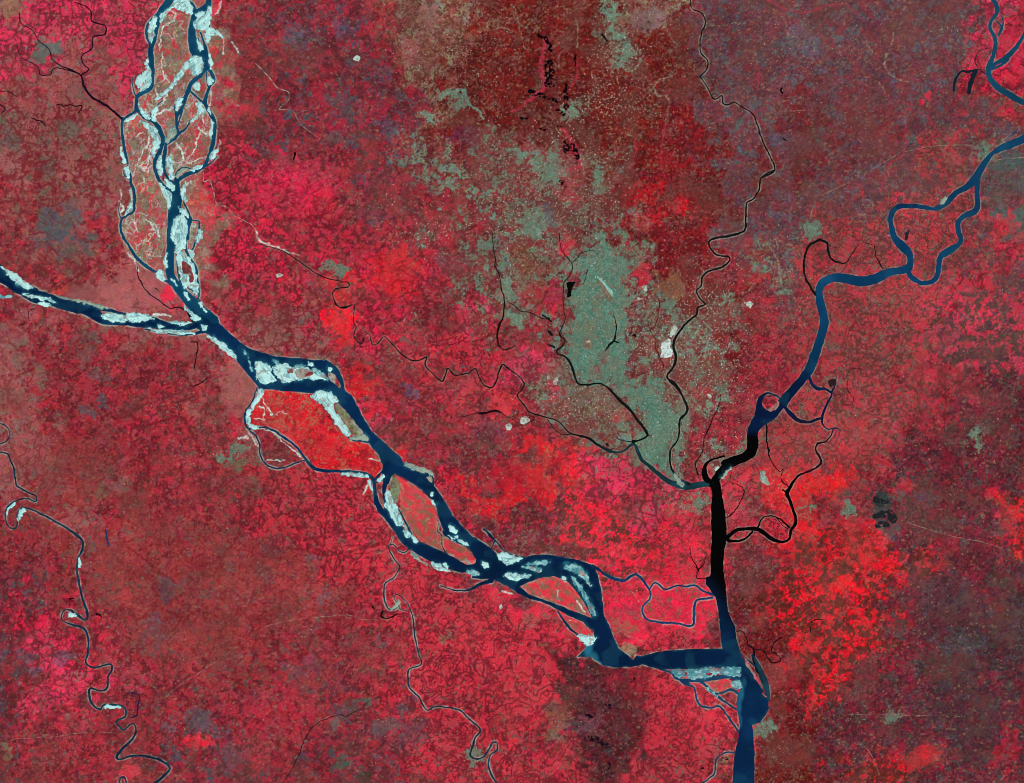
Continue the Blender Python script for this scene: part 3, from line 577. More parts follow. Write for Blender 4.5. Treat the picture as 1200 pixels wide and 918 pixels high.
# ------------------------------------------------------------------ built-up land
CITY = "_ 690 230,703 232,706 262,712 285,732 292,724 302,740 306,732 325,738 340,742 352,736 372,735 392,742 408,738 430,733 446,745 450,758 440,775 447,782 470,796 490,792 515,786 540,796 560,806 569,798 574,784 565,768 552,752 536,746 522,756 512,755 498,738 476,716 456,701 449,682 451,674 441,668 425,660 417,655 410,660 402,665 390,668 370,664 352,672 336,682 316,672 310,680 296,694 290,702 298,704 286,698 268,692 250"
TOWNS = [
("_ 590 325,601 320,604 340,606 352,598 358,591 345", "small green grey suburb strip east of the thin black stream"),
("_ 597 364,606 372,618 374,632 376,640 384,630 388,612 384,600 378,594 372", "pale green suburb below the thin black stream's side channel"),
("_ 600 278,610 262,622 250,640 258,645 285,657 300,650 306,640 290,628 282,612 276", "green grey town spread northwest of the city beyond the wetland"),
("_ 600 168,612 172,620 185,616 192,604 184,598 178", "pale green town patch west of the forest valley wetland"),
("_ 637 180,652 178,662 200,660 214,650 228,642 215,636 200", "green grey town just below the black wetland inlets"),
("_ 692 180,702 180,706 205,704 232,692 232,694 210", "narrow green grey ribbon town running north from the city"),
("_ 706 0,720 0,722 20,732 40,744 50,740 62,728 82,716 80,726 60,718 44,710 24", "pale green town in dark red forest near the top edge"),
("_ 662 112,672 118,680 132,692 132,690 140,674 140,666 142,660 128", "bright green grey town beside the forked black wetland"),
("_ 1142 166,1150 162,1160 178,1174 184,1186 186,1168 194,1154 186", "pale green town at the narrow of the eastern blue river"),
("_ 940 268,946 258,958 262,964 272,954 282,944 286", "green grey town above the long dark oxbow loop"),
("_ 911 318,918 316,924 330,922 344,912 342", "small green town west of the blue river's southward bend"),
("_ 882 850,892 846,906 845,912 852,906 862,906 872,900 874,898 860,884 858", "olive grey town on the east bank at the river mouth"),
("_ 546 886,552 880,562 884,562 896,550 898", "small olive town on a loop of the winding southern stream"),
("_ 252 540,268 526,284 514,290 522,272 536,258 544", "olive green town southwest of the vivid red island"),
("_ 1136 506,1146 500,1152 512,1150 534,1140 532,1136 518", "pale green town in the maroon eastern plain"),
("_ 992 590,1000 592,1000 606,990 604", "small green grey town in bright red eastern fields"),
("_ 938 596,946 590,953 596,950 606,940 606", "pale grey round settlement beside the black eastern branch"),
("_ 1034 834,1046 830,1054 838,1048 846,1038 844", "star shaped grey green town where eastern roads cross"),
("_ 378 312,392 306,408 314,406 326,392 324,382 320", "dark grey speckled town by the thin diagonal stream"),
("_ 514 112,528 106,542 104,546 118,538 128,526 116", "teal green town along a thin creek in the north"),
("_ 494 134,504 132,508 146,502 152,496 144", "pale green small town south of the teal creek town"),
("_ 783 512,792 500,800 480,806 490,802 512,800 540,796 555,790 540", "grey green port suburb on the thin river's lower bank"),
("_ 778 358,792 355,796 372,790 385,782 380", "grey green estate above the big white sand fill"),
("_ 786 563,800 578,838 582,830 600,800 592,776 580", "dusky grey green settlement south of the joined green river"),
("_ 855 530,872 520,886 500,884 518,864 536", "pale green industrial strip on the black river's west bank"),
("_ 848 346,862 344,866 356,852 366,846 358", "bright green grey estate east of the thin looping river"),
]
# roads: thin pale lines
ROADS = [
("S 790 0 3,820 200 4,825 380 3,880 490 4,900 530 3", "thin pale road running south through fields east of the thin river"),
("S 1070 20 3,990 100 4,900 190 4,850 240 3", "pale road slanting southwest from the top of the eastern fields"),
("S 900 530 5,870 590 6,800 640 6,740 710 5,690 770 3", "broad pale road slanting down to the thin river below the sand fill"),
("p 1197 220 2,1050 320 3,950 390 3,830 465 3,720 575 2", "long pale straight road slanting across the dull red southwest"),
("p 0 760 2,60 715 3,250 700 3,400 682 3,620 684 2", "pale road crossing the western meanders near the bottom"),
("q 0 215 3,60 180 3,200 150 3,310 140 4,420 130 4,500 150 3,640 152 2", "pale embankment road crossing fields west of the winding stream"),
("g 0 530 2,80 522 3,170 515 3", "short pale road east of the looping river in rose fields"),
("O 0 680 3,160 500 3,330 380 2,360 180 2", "faint pale road through the dark red northeastern plain"),
("g 250 915 3,330 875 4,420 830 3,560 750 3,640 700 3", "pale road running northeast through the dark red plain"),
("g 640 710 3,760 685 3,900 678 4,960 680 3", "pale road heading for the town at the narrow of the eastern river"),
("g 1080 745 6,1197 735 6", "broad pale road leaving the eastern blue river's narrow"),
("s 360 598 3,530 595 3,700 600 3,900 605 2", "faint pale road crossing through the star shaped eastern town"),
("s 415 735 4,450 745 4,490 800 5,520 880 4", "short curving pale road in the dark southeastern fields"),
("q 115 918 2,190 810 3,265 650 3,380 595 3", "thin grey road beside the straight southern canal"),
("e 0 300 6,60 360 7,100 410 6,150 430 5,150 470 5,110 510 5,170 520 4,200 570 3,230 600 5,290 640 4", "pale sandy abandoned stream bed curling through dark northern fields"),
("B 830 430 6,835 500 7,870 490 9,900 560 6,920 650 7,1000 680 9,1050 740 7,1150 790 5,1200 840 5", "pale squiggly sandy stream bed east of the braided river"),
("o 620 600 3,720 630 4,850 670 4,1000 700 5,1100 730 3", "pale road crossing the dark eastern plain"),
]
# ------------------------------------------------------------------ land palettes
# c1 main crop, c2 homestead trees / veins, c3 scattered patches, f3 share of patches, vein, scroll, mottle share, speckle
PAL = dict(
 a=((224, 54, 88), (112, 42, 52), (140, 104, 94), .14, .66, .10, .16, .004),
 b=((216, 40, 70), (104, 32, 42), (128, 82, 76), .13, .60, .15, .26, .006),
 c=((228, 34, 46), (158, 34, 44), (186, 96, 76), .18, .15, .35, .14, .010),
 d=((158, 92, 88), (124, 36, 46), (104, 94, 80), .30, .60, .1, .18, .003),
 e=((166, 84, 84), (126, 46, 53), (130, 104, 92), .28, .16, .15, .18, .006),
 f=((174, 48, 61), (102, 36, 43), (104, 74, 70), .18, .20, .25, .34, .012),
 g=((158, 42, 57), (94, 44, 50), (76, 76, 84), .28, .20, 0, .38, .010),
 h=((124, 35, 33), (84, 27, 25), (112, 74, 60), .15, .06, 0, .42, .020),
 i=((138, 78, 68), (100, 48, 42), (140, 132, 108), .28, .10, 0, .40, .035),
 j=((134, 31, 37), (88, 26, 30), (104, 62, 54), .13, .08, 0, .42, .012),
 k=((124, 58, 64), (90, 58, 64), (88, 88, 94), .27, .12, .20, .36, .014),  # main tone lightened; faint northeastern haze is put into the ground colour
 K=((122, 40, 44), (94, 42, 46), (94, 78, 78), .20, .10, .1, .40, .012),
 l=((94, 41, 52), (66, 46, 50), (68, 66, 68), .26, .06, 0, .42, .008),
 m=((130, 36, 51), (74, 40, 46), (76, 70, 68), .23, .08, 0, .42, .010),
 n=((226, 30, 44), (84, 46, 40), (130, 44, 46), .18, .10, 0, .54, .006),
 N=((240, 38, 64), (82, 54, 48), (142, 58, 60), .14, .12, .35, .40, .005),
 o=((200, 54, 76), (70, 64, 61), (112, 60, 66), .16, .08, 0, .44, .004),
 p=((204, 50, 66), (108, 32, 42), (114, 80, 72), .09, .22, 1.0, .16, .004),
 q=((182, 56, 66), (92, 56, 53), (118, 92, 80), .22, .10, 1.0, .22, .006),
 r=((112, 33, 44), (66, 38, 40), (72, 64, 68), .15, .08, 0, .46, .012),
 s=((162, 62, 63), (124, 38, 45), (112, 80, 74), .22, .06, .45, .22, .006),
 t=((246, 42, 74), (178, 52, 66), (140, 96, 84), .12, .10, .5, .08, .004),
 u=((138, 58, 60), (96, 44, 46), (104, 136, 116), .40, .10, 0, .32, .050),
 v=((146, 42, 56), (92, 46, 50), (132, 96, 88), .18, .18, .2, .42, .020),
 w=((140, 92, 84), (96, 88, 84), (82, 92, 94), .34, .20, 0, .24, .010),
 W=((150, 82, 84), (110, 76, 80), (82, 90, 98), .50, .20, 0, .20, .004),
 x=((86, 92, 86), (104, 70, 70), (66, 82, 80), .30, .10, 0, .26, .006),
 C=((192, 78, 84), (126, 104, 86), (156, 144, 122), .34, .10, .3, .34, .010),
 I=((222, 60, 74), (150, 92, 78), (142, 128, 98), .18, .05, .6, .16, .004),
 E=((138, 128, 98), (116, 84, 70), (108, 138, 104), .36, .05, .3, .24, .004),
)
MAP = [
"eaaaaaCCCfgggggfiihhhhhhiihkkkkkkkkkkkaa",
"aaaaaaCCCffgggggiihhhhhhihhkkkkkkkkkkkab",
"afeeaaCCCffggggfiihhhhhhhhhkkkkkkkkkkkbb",
"deeeaaCCCffgggggihhhhhhhhhjkkkkhkkkkkkbb",
"ddddeaCCbfggggggihhhhhhhhhjjkkkhhkkkkkkq",
"ddddeeCCbbgggggguuhuhhhhhhjjkkhhhkkkkqkk",
"dddddeCCbbbgfggfuuuuuuhujjjjkkhhhkkkqqxk",
"ffddddCCbbbbffgffuuuuuujjjjjkkhhkkkkkqkx",
"ddwWffCCbbbbcffgffuuuujjjjjjjkkkkkqqqkkx",
"ffWWffCCbbbbccfffuuuuuujjjjjkkkqqqqqqkqb",
"fdwdfeCCbbbbbffcffuuuuuufjjjfkuqqqqqqbok",
"ffdfeeeebfbffccbffuufuuuuijjjfkqqqqqobok",
"efefeeeebdddfccfffauffuuuujffffqqqqqoooo",
"effffffeffdddcffppppffuuuuffjfffqqqqqooo",
"effffffffeddffffppppaauuuuffffffqqqqooom",
"efffffffeeccccfffffffuuuuufffqqqqqqfffmm",
"eefffbffbecccfaffffffuuuuuuffqqqqqqfmmmm",
"eesffffffeppccffvvvfffuuuuuffqqqqqfmmmmm",
"eessffffffppppcffvvvccnaaauuppccqqfmmmmm",
"fsseffffffpppppfbbcccvnnaappqqcccffmmmmm",
"fsssssfsffpppppppfvbvvnnnpnpqfccffxmmmmn",
"ffsssssssssspppppvvvvvvnnnnpffnnnnnmmmmn",
"gffsssssssssspppppvvvvnnnnnpvvnnnnnnmmmm",
"gbbfsssssssssfppppppttttttttvjnnnnnmllll",
"gbbffssssssssffpppppppptttttvjnnnnmmllll",
"gabffffsssffffffpppppprrrpppjjjnnnmmllll",
"gaafffffssgffffppppppprrrpppjjjnnmmmllll",
"gfafafffffffgggppppppprrrppppjjjmmmmlllm",
"gfffffgggffffgggppppfrrrrppppjjhmmmmmlll",
"gffffffgggfggfggpppppfrrrpppphhjmmnmmmlm",
"gfffffgggggfggffffppppprrpppphhhmnnnmmmm",
]
LH = dict(N=.1, K=.5, h=.9, i=.9, j=.55, k=.45, u=.5, r=.2, m=.35, l=.25, f=.12, v=.4, q=.3)   # pale hair lines: lanes and valley floors
LV = dict(d=.7, e=.6, s=.75, f=.45, b=.5, a=.35, g=.3, q=.25, v=.2)   # broad wooded levees
FW = dict(K=.85, h=.85, j=.85, m=.75, l=.8, r=.75, i=.75, k=.7, v=.65, s=.55, f=.4, g=.3, u=.5, e=.4, q=.3, n=.15, o=.15)   # share of fine grain
KEYS = list(PAL)
def pvec(ch):
    c1, c2, c3, f3, ve, sc, mo, sp = PAL[ch]
    return np.concatenate([lin(c1), lin(c2), lin(c3), [f3, ve, sc, mo, sp, LH.get(ch, 0.0), LV.get(ch, 0.0), FW.get(ch, 0.0)]])
PV = {k: pvec(k) for k in KEYS}
def repaint(row, cols, ch):
    r = list(MAP[row])
    for c_ in cols: r[c_] = ch
    MAP[row] = ''.join(r)
for r_ in range(31):          # the bright fields by the confluence are pinker
    repaint(r_, [c_ for c_ in range(20, 28) if MAP[r_][c_] == 'n'], 'N')
    if r_ < 8: repaint(r_, [c_ for c_ in range(29, 40) if MAP[r_][c_] == 'h'], 'K')
for r_, cs_, k_ in ((8, (12, ), 'b'), (9, (12, 13), 'b'), (10, (15, ), 'b'), (11, (14, 15), 'b'), (12, (13, 14), 'b'), (13, (13, ), 'b'), (11, (25, 26), 'u'), (12, (26, 27), 'u'),
                  (13, (25, 26, 27), 'u'), (14, (25, 26, 27), 'u'), (15, (26, 27), 'u'), (9, (23, 24), 'u'), (8, (24, ), 'u')):
    repaint(r_, cs_, k_)
MG = np.array([[PV[ch] for ch in row] for row in MAP], dtype=np.float32)
assert MG.shape == (31, 40, 17), MG.shape

# soft extra patches on the land: x, y, rx, ry, colour, strength
SPROUT = (108, 140, 118)
SPOTS = [(x_, y_, rx_, ry_, SPROUT, k_) for x_, y_, rx_, ry_, k_ in (
(612, 250, 28, 18, .55), (650, 290, 10, 14, .6), (640, 212, 24, 20, .6), (694, 262, 14, 30, .7), (742, 300, 22, 16, .6), (770, 375, 28, 34, .5), (788, 490, 18, 36, .7), (660, 468, 34, 22, .5), (702, 466, 28, 16, .6),
(722, 500, 24, 14, .6), (598, 340, 12, 32, .7), (612, 374, 24, 14, .6), (718, 44, 20, 40, .6), (736, 72, 18, 14, .6), (764, 520, 30, 30, .75), (800, 586, 30, 16, .6), (852, 358, 24, 16, .5), (838, 442, 24, 20, .4), (732, 330, 14, 34, .7),
(806, 396, 16, 30, .4), (682, 128, 14, 14, .6), (600, 180, 20, 12, .5), (586, 300, 12, 20, .4), (668, 300, 16, 14, .6), (1162, 176, 22, 16, .6), (948, 272, 16, 14, .5), (916, 330, 8, 16, .5), (520, 116, 22, 12, .5), (700, 205, 10, 24, .5), (655, 438, 18, 14, .5), (895, 856, 14, 12, .4), (1144, 515, 14, 18, .5))]
SPOTS += [
(55, 58, 20, 14, (84, 108, 100), .9), (45, 66, 13, 12, (90, 110, 104), .8), (10, 10, 20, 12, (150, 120, 92), .8),
(62, 265, 18, 22, (80, 92, 98), .8), (48, 285, 14, 10, (88, 98, 100), .6), (80, 150, 16, 12, (104, 104, 90), .7), (15, 165, 14, 14, (86, 92, 90), .7),
(55, 200, 8, 12, (104, 98, 86), .7), (70, 300, 10, 7, (82, 92, 100), .6),
(82, 255, 14, 10, (112, 100, 88), .5), (130, 348, 46, 20, (182, 98, 98), .85), (172, 318, 34, 34, (178, 94, 94), .85), (190, 345, 30, 20, (184, 92, 96), .8), (95, 345, 34, 9, (176, 90, 92), .8), (280, 452, 24, 34, (178, 98, 94), .8), (300, 425, 14, 22, (184, 92, 92), .8),
(350, 45, 18, 14, (84, 84, 96), .6), (405, 35, 14, 14, (84, 82, 100), .6), (395, 118, 16, 9, (74, 80, 86), .7), (410, 135, 10, 8, (70, 78, 84), .7),
(335, 90, 7, 6, (70, 82, 96), .7), (455, 90, 6, 8, (80, 64, 88), .7), (455, 150, 12, 12, (84, 70, 90), .7), (545, 160, 20, 14, (110, 40, 74), .6),
(500, 25, 12, 20, (172, 110, 102), .7), (480, 60, 14, 16, (168, 96, 96), .6), (395, 165, 16, 7, (84, 84, 88), .6),
(365, 240, 28, 22, (226, 40, 66), .5), (340, 215, 54, 32, (234, 44, 86), .55), (385, 372, 12, 10, (252, 26, 46), .95), (402, 378, 14, 14, (252, 28, 48), .95), (405, 395, 10, 10, (245, 30, 44), .7),
(460, 315, 36, 26, (228, 38, 48), .75), (470, 340, 25, 14, (214, 40, 48), .6), (440, 250, 18, 12, (95, 72, 84), .5), (530, 310, 22, 14, (130, 62, 84), .5),
(420, 430, 8, 10, (224, 34, 46), .6), (420, 450, 16, 12, (226, 30, 44), .6),
(440, 480, 16, 10, (232, 44, 64), .7), (405, 445, 12, 18, (226, 36, 50), .5), (500, 490, 20, 12, (126, 66, 66), .5), (482, 458, 10, 6, (86, 76, 100), .7), (450, 418, 6, 6, (86, 80, 88), .7), (540, 432, 9, 4, (88, 86, 92), .7),
(590, 475, 16, 16, (232, 62, 70), .8), (575, 505, 18, 12, (110, 72, 86), .5), (600, 560, 24, 24, (206, 28, 48), .75), (575, 560, 18, 14, (196, 30, 50), .6), (560, 520, 26, 5, (112, 74, 72), .6),
(525, 590, 12, 18, (226, 52, 68), .5), (670, 550, 22, 10, (240, 38, 60), .5), (690, 560, 14, 10, (244, 36, 60), .5), (700, 600, 30, 20, (246, 36, 60), .4),
(735, 640, 14, 14, (248, 34, 58), .6), (770, 650, 12, 14, (246, 38, 60), .5), (800, 640, 24, 34, (238, 50, 76), .6), (800, 600, 20, 14, (226, 48, 70), .5), (745, 570, 14, 8, (226, 58, 80), .7),
(770, 665, 40, 8, (238, 44, 72), .5), (740, 590, 16, 8, (100, 60, 58), .5),
(960, 570, 26, 14, (246, 36, 40), .7), (985, 560, 16, 16, (246, 40, 46), .5), (1000, 630, 40, 20, (248, 30, 44), .4), (1025, 655, 24, 16, (246, 30, 44), .5), (985, 690, 20, 12, (250, 30, 46), .5),
(1022, 640, 7, 6, (255, 30, 50), .9), (1012, 655, 8, 9, (255, 30, 50), .9), (1030, 600, 14, 14, (62, 66, 66), .8), (1030, 585, 14, 7, (48, 52, 52), .9), (1048, 622, 10, 8, (74, 76, 84), .7), (1082, 580, 7, 10, (84, 64, 86), .7),
(1150, 590, 22, 8, (98, 70, 66), .5), (1060, 570, 14, 10, (210, 40, 62), .6), (1180, 610, 10, 24, (226, 46, 66), .6), (1165, 580, 14, 8, (226, 46, 66), .5), (1110, 640, 20, 10, (190, 46, 62), .4),
(1095, 700, 40, 60, (96, 52, 60), .5), (1130, 755, 26, 16, (84, 80, 86), .6), (1160, 640, 40, 30, (112, 48, 58), .4), (1130, 700, 60, 18, (98, 56, 66), .5), (1150, 480, 40, 30, (120, 60, 72), .3),
(1085, 885, 22, 14, (216, 30, 46), .7), (1050, 885, 16, 12, (200, 34, 52), .5), (1180, 880, 14, 30, (196, 36, 58), .5), (995, 685, 10, 10, (255, 30, 44), .8), (950, 755, 14, 10, (232, 40, 56), .5),
(1185, 55, 22, 30, (226, 46, 78), .8), (1180, 92, 20, 8, (232, 48, 70), .7), (1165, 35, 8, 20, (214, 50, 80), .6), (1140, 72, 10, 10, (210, 46, 76), .6), (1088, 113, 6, 8, (222, 36, 66), .9), (1185, 12, 8, 6, (126, 84, 90), .7),
(1183, 190, 20, 8, (76, 92, 86), .8), (1185, 212, 22, 16, (96, 76, 78), .6), (1195, 255, 8, 6, (82, 92, 84), .7), (1180, 262, 16, 14, (216, 44, 66), .6), (1163, 340, 8, 12, (214, 44, 64), .6),
(1030, 160, 28, 36, (132, 40, 44), .5), (1005, 110, 22, 18, (130, 42, 44), .4), (950, 60, 22, 14, (96, 92, 104), .5), (925, 170, 26, 20, (104, 74, 88), .5), (910, 165, 14, 10, (84, 84, 96), .5), (940, 45, 20, 16, (96, 96, 104), .5),
(885, 122, 7, 9, (86, 92, 96), .9), (760, 20, 22, 14, (134, 110, 108), .7), (775, 14, 10, 8, (128, 104, 108), .5), (695, 65, 22, 18, (120, 30, 26), .6), (720, 130, 16, 14, (128, 30, 28), .5), (710, 108, 10, 10, (120, 26, 28), .5),
(800, 195, 30, 14, (170, 34, 42), .3), (760, 225, 24, 14, (206, 28, 40), .5), (790, 245, 22, 12, (192, 28, 40), .5), (800, 238, 10, 16, (226, 24, 44), .5), (755, 260, 26, 14, (206, 30, 44), .4), (752, 325, 8, 14, (214, 36, 62), .7),
(785, 335, 22, 16, (140, 92, 66), .85), (645, 255, 8, 14, (86, 96, 110), .85), (665, 225, 14, 14, (196, 46, 70), .5), (665, 285, 8, 14, (220, 44, 72), .8), (650, 345, 9, 18, (190, 50, 86), .6), (650, 362, 8, 8, (226, 40, 66), .8), (668, 200, 20, 24, (176, 44, 70), .3),
(610, 305, 10, 30, (130, 78, 52), .5), (625, 320, 20, 30, (138, 96, 72), .4), (600, 280, 12, 8, (106, 60, 56), .5), (690, 385, 10, 12, (136, 126, 96), .8), (688, 400, 7, 6, (150, 96, 76), .7),
(705, 420, 6, 10, (122, 96, 82), .7), (700, 435, 10, 8, (118, 94, 80), .6), (720, 425, 8, 8, (140, 92, 84), .4), (785, 425, 14, 10, (150, 52, 52), .5), (830, 430, 14, 14, (140, 48, 40), .6), (820, 460, 12, 14, (204, 48, 62), .5),
(690, 480, 14, 10, (118, 104, 66), .6), (715, 480, 18, 14, (150, 116, 96), .5), (730, 490, 10, 8, (214, 56, 72), .6), (660, 470, 16, 10, (196, 66, 76), .5), (680, 465, 22, 8, (132, 110, 92), .5), (650, 440, 12, 10, (140, 116, 100), .5),
(730, 820, 34, 60, (118, 38, 50), .45), (745, 790, 26, 30, (132, 34, 42), .5), (690, 850, 14, 16, (124, 70, 84), .5), (655, 845, 14, 22, (138, 94, 78), .6), (645, 860, 10, 10, (126, 96, 76), .6), (740, 850, 20, 40, (110, 34, 42), .5),
(895, 700, 14, 50, (120, 50, 52), .55), (880, 670, 26, 30, (112, 62, 66), .5), (920, 790, 30, 20, (176, 36, 52), .5), (905, 890, 20, 20, (118, 38, 40), .5), (930, 880, 30, 20, (112, 42, 40), .5),
(75, 770, 12, 10, (84, 80, 104), .6), (30, 770, 14, 8, (88, 80, 100), .6), (40, 790, 8, 6, (70, 90, 110), .6), (195, 690, 10, 16, (84, 86, 92), .6), (180, 740, 14, 20, (96, 88, 96), .5), (235, 845, 20, 16, (94, 86, 94), .8), (270, 890, 20, 18, (92, 72, 78), .6),
(240, 870, 10, 8, (250, 40, 62), .6), (228, 868, 12, 6, (250, 40, 60), .7), (155, 905, 14, 8, (236, 50, 76), .8), (70, 800, 12, 10, (230, 58, 84), .6), (85, 830, 10, 8, (240, 48, 70), .6), (10, 880, 8, 8, (130, 118, 90), .7), (195, 850, 10, 8, (98, 96, 104), .6),
(120, 470, 8, 6, (70, 78, 88), .8), (104, 485, 10, 8, (88, 84, 94), .7), (60, 530, 30, 20, (166, 66, 70), .3), (120, 575, 10, 8, (112, 92, 74), .7), (140, 568, 12, 8, (136, 96, 88), .6), (190, 545, 16, 12, (206, 48, 66), .4), (170, 545, 26, 5, (150, 36, 48), .4),
(320, 640, 12, 12, (112, 64, 74), .6), (310, 670, 10, 14, (104, 86, 84), .4), (365, 655, 10, 5, (104, 84, 92), .6), (385, 700, 12, 8, (102, 86, 96), .5), (365, 780, 16, 14, (112, 72, 88), .5), (350, 790, 10, 10, (104, 84, 92), .5), (445, 755, 10, 8, (94, 92, 98), .6),
(450, 850, 16, 10, (94, 86, 88), .7), (485, 860, 24, 14, (112, 74, 82), .7), (400, 895, 8, 8, (56, 96, 82), .8), (425, 912, 14, 8, (70, 62, 52), .9), (498, 893, 6, 4, (58, 92, 88), .8), (425, 820, 8, 6, (62, 100, 84), .7), (395, 845, 8, 8, (100, 110, 104), .7), (330, 840, 40, 30, (176, 40, 60), .4),
(375, 835, 20, 10, (188, 42, 62), .3), (500, 840, 22, 5, (240, 44, 66), .5), (560, 745, 30, 30, (220, 58, 70), .3), (523, 745, 5, 10, (134, 104, 84), .7), (620, 730, 10, 8, (130, 100, 90), .5),
(840, 555, 12, 12, (196, 64, 80), .5), (865, 600, 14, 20, (200, 60, 76), .4), (870, 560, 10, 10, (230, 56, 72), .5), (905, 560, 20, 20, (206, 58, 66), .4), (930, 520, 30, 30, (206, 58, 62), .3), (1000, 520, 40, 26, (200, 56, 62), .3),
(970, 310, 10, 6, (214, 46, 72), .6), (950, 300, 8, 14, (210, 56, 68), .6), (955, 325, 5, 10, (226, 44, 62), .7), (1000, 295, 18, 8, (206, 56, 68), .4), (1070, 365, 12, 8, (190, 62, 74), .6), (1095, 345, 20, 14, (224, 56, 78), .4), (1110, 390, 20, 20, (88, 78, 72), .4), (1090, 440, 12, 10, (226, 50, 76), .7),
(1060, 205, 6, 6, (82, 86, 90), .4), (1140, 230, 14, 8, (226, 66, 74), .5), (1150, 250, 14, 8, (190, 60, 76), .5), (1060, 232, 22, 3, (206, 56, 68), .7), (1125, 243, 18, 3, (206, 60, 72), .6), (870, 320, 10, 16, (150, 44, 50), .4), (875, 330, 12, 20, (170, 40, 48), .3), (895, 323, 6, 6, (218, 44, 36), .5),
(750, 690, 30, 20, (244, 46, 80), .4), (740, 745, 30, 10, (236, 44, 74), .4), (730, 735, 14, 8, (136, 110, 84), .6), (775, 703, 8, 5, (150, 112, 96), .6), (735, 715, 14, 10, (156, 62, 76), .5), (735, 762, 8, 10, (142, 136, 104), .7), (825, 720, 12, 14, (212, 50, 74), .3),
(605, 820, 30, 40, (212, 54, 66), .3), (830, 830, 30, 40, (222, 56, 74), .3), (790, 850, 40, 40, (222, 54, 72), .25), (850, 895, 8, 12, (138, 124, 106), .6), (840, 880, 8, 10, (150, 100, 90), .4),
(245, 650, 30, 20, (160, 62, 64), .3), (260, 670, 14, 8, (146, 62, 54), .4), (230, 620, 12, 10, (120, 70, 62), .4), (330, 560, 20, 14, (150, 62, 66), .3), (280, 545, 8, 6, (110, 126, 96), .7), (270, 548, 18, 6, (116, 96, 78), .6),
(290, 470, 16, 24, (176, 96, 92), .5), (295, 430, 10, 20, (190, 96, 92), .4), (275, 450, 18, 20, (166, 94, 90), .4), (225, 410, 14, 8, (170, 60, 64), .4), (100, 420, 14, 12, (108, 92, 88), .5), (115, 438, 12, 8, (96, 88, 92), .6), (105, 395, 8, 8, (96, 100, 92), .6),
(70, 328, 5, 4, (232, 56, 72), .9), (68, 340, 8, 4, (236, 60, 52), .7), (220, 350, 8, 7, (248, 36, 72), .95), (195, 345, 9, 7, (236, 40, 72), .9), (208, 362, 5, 4, (240, 40, 66), .8), (160, 268, 8, 7, (226, 50, 60), .7), (150, 262, 6, 10, (226, 52, 60), .5),
(232, 95, 8, 8, (100, 96, 74), .5), (253, 48, 7, 7, (126, 118, 92), .8), (252, 62, 8, 5, (220, 50, 60), .7), (255, 80, 9, 10, (234, 46, 72), .7), (252, 10, 4, 12, (226, 56, 76), .8), (268, 20, 8, 16, (136, 84, 84), .4),
(270, 160, 12, 8, (128, 30, 42), .6), (230, 232, 12, 12, (232, 46, 52), .6), (240, 250, 14, 20, (236, 44, 64), .4), (225, 272, 6, 12, (226, 40, 66), .5),
]
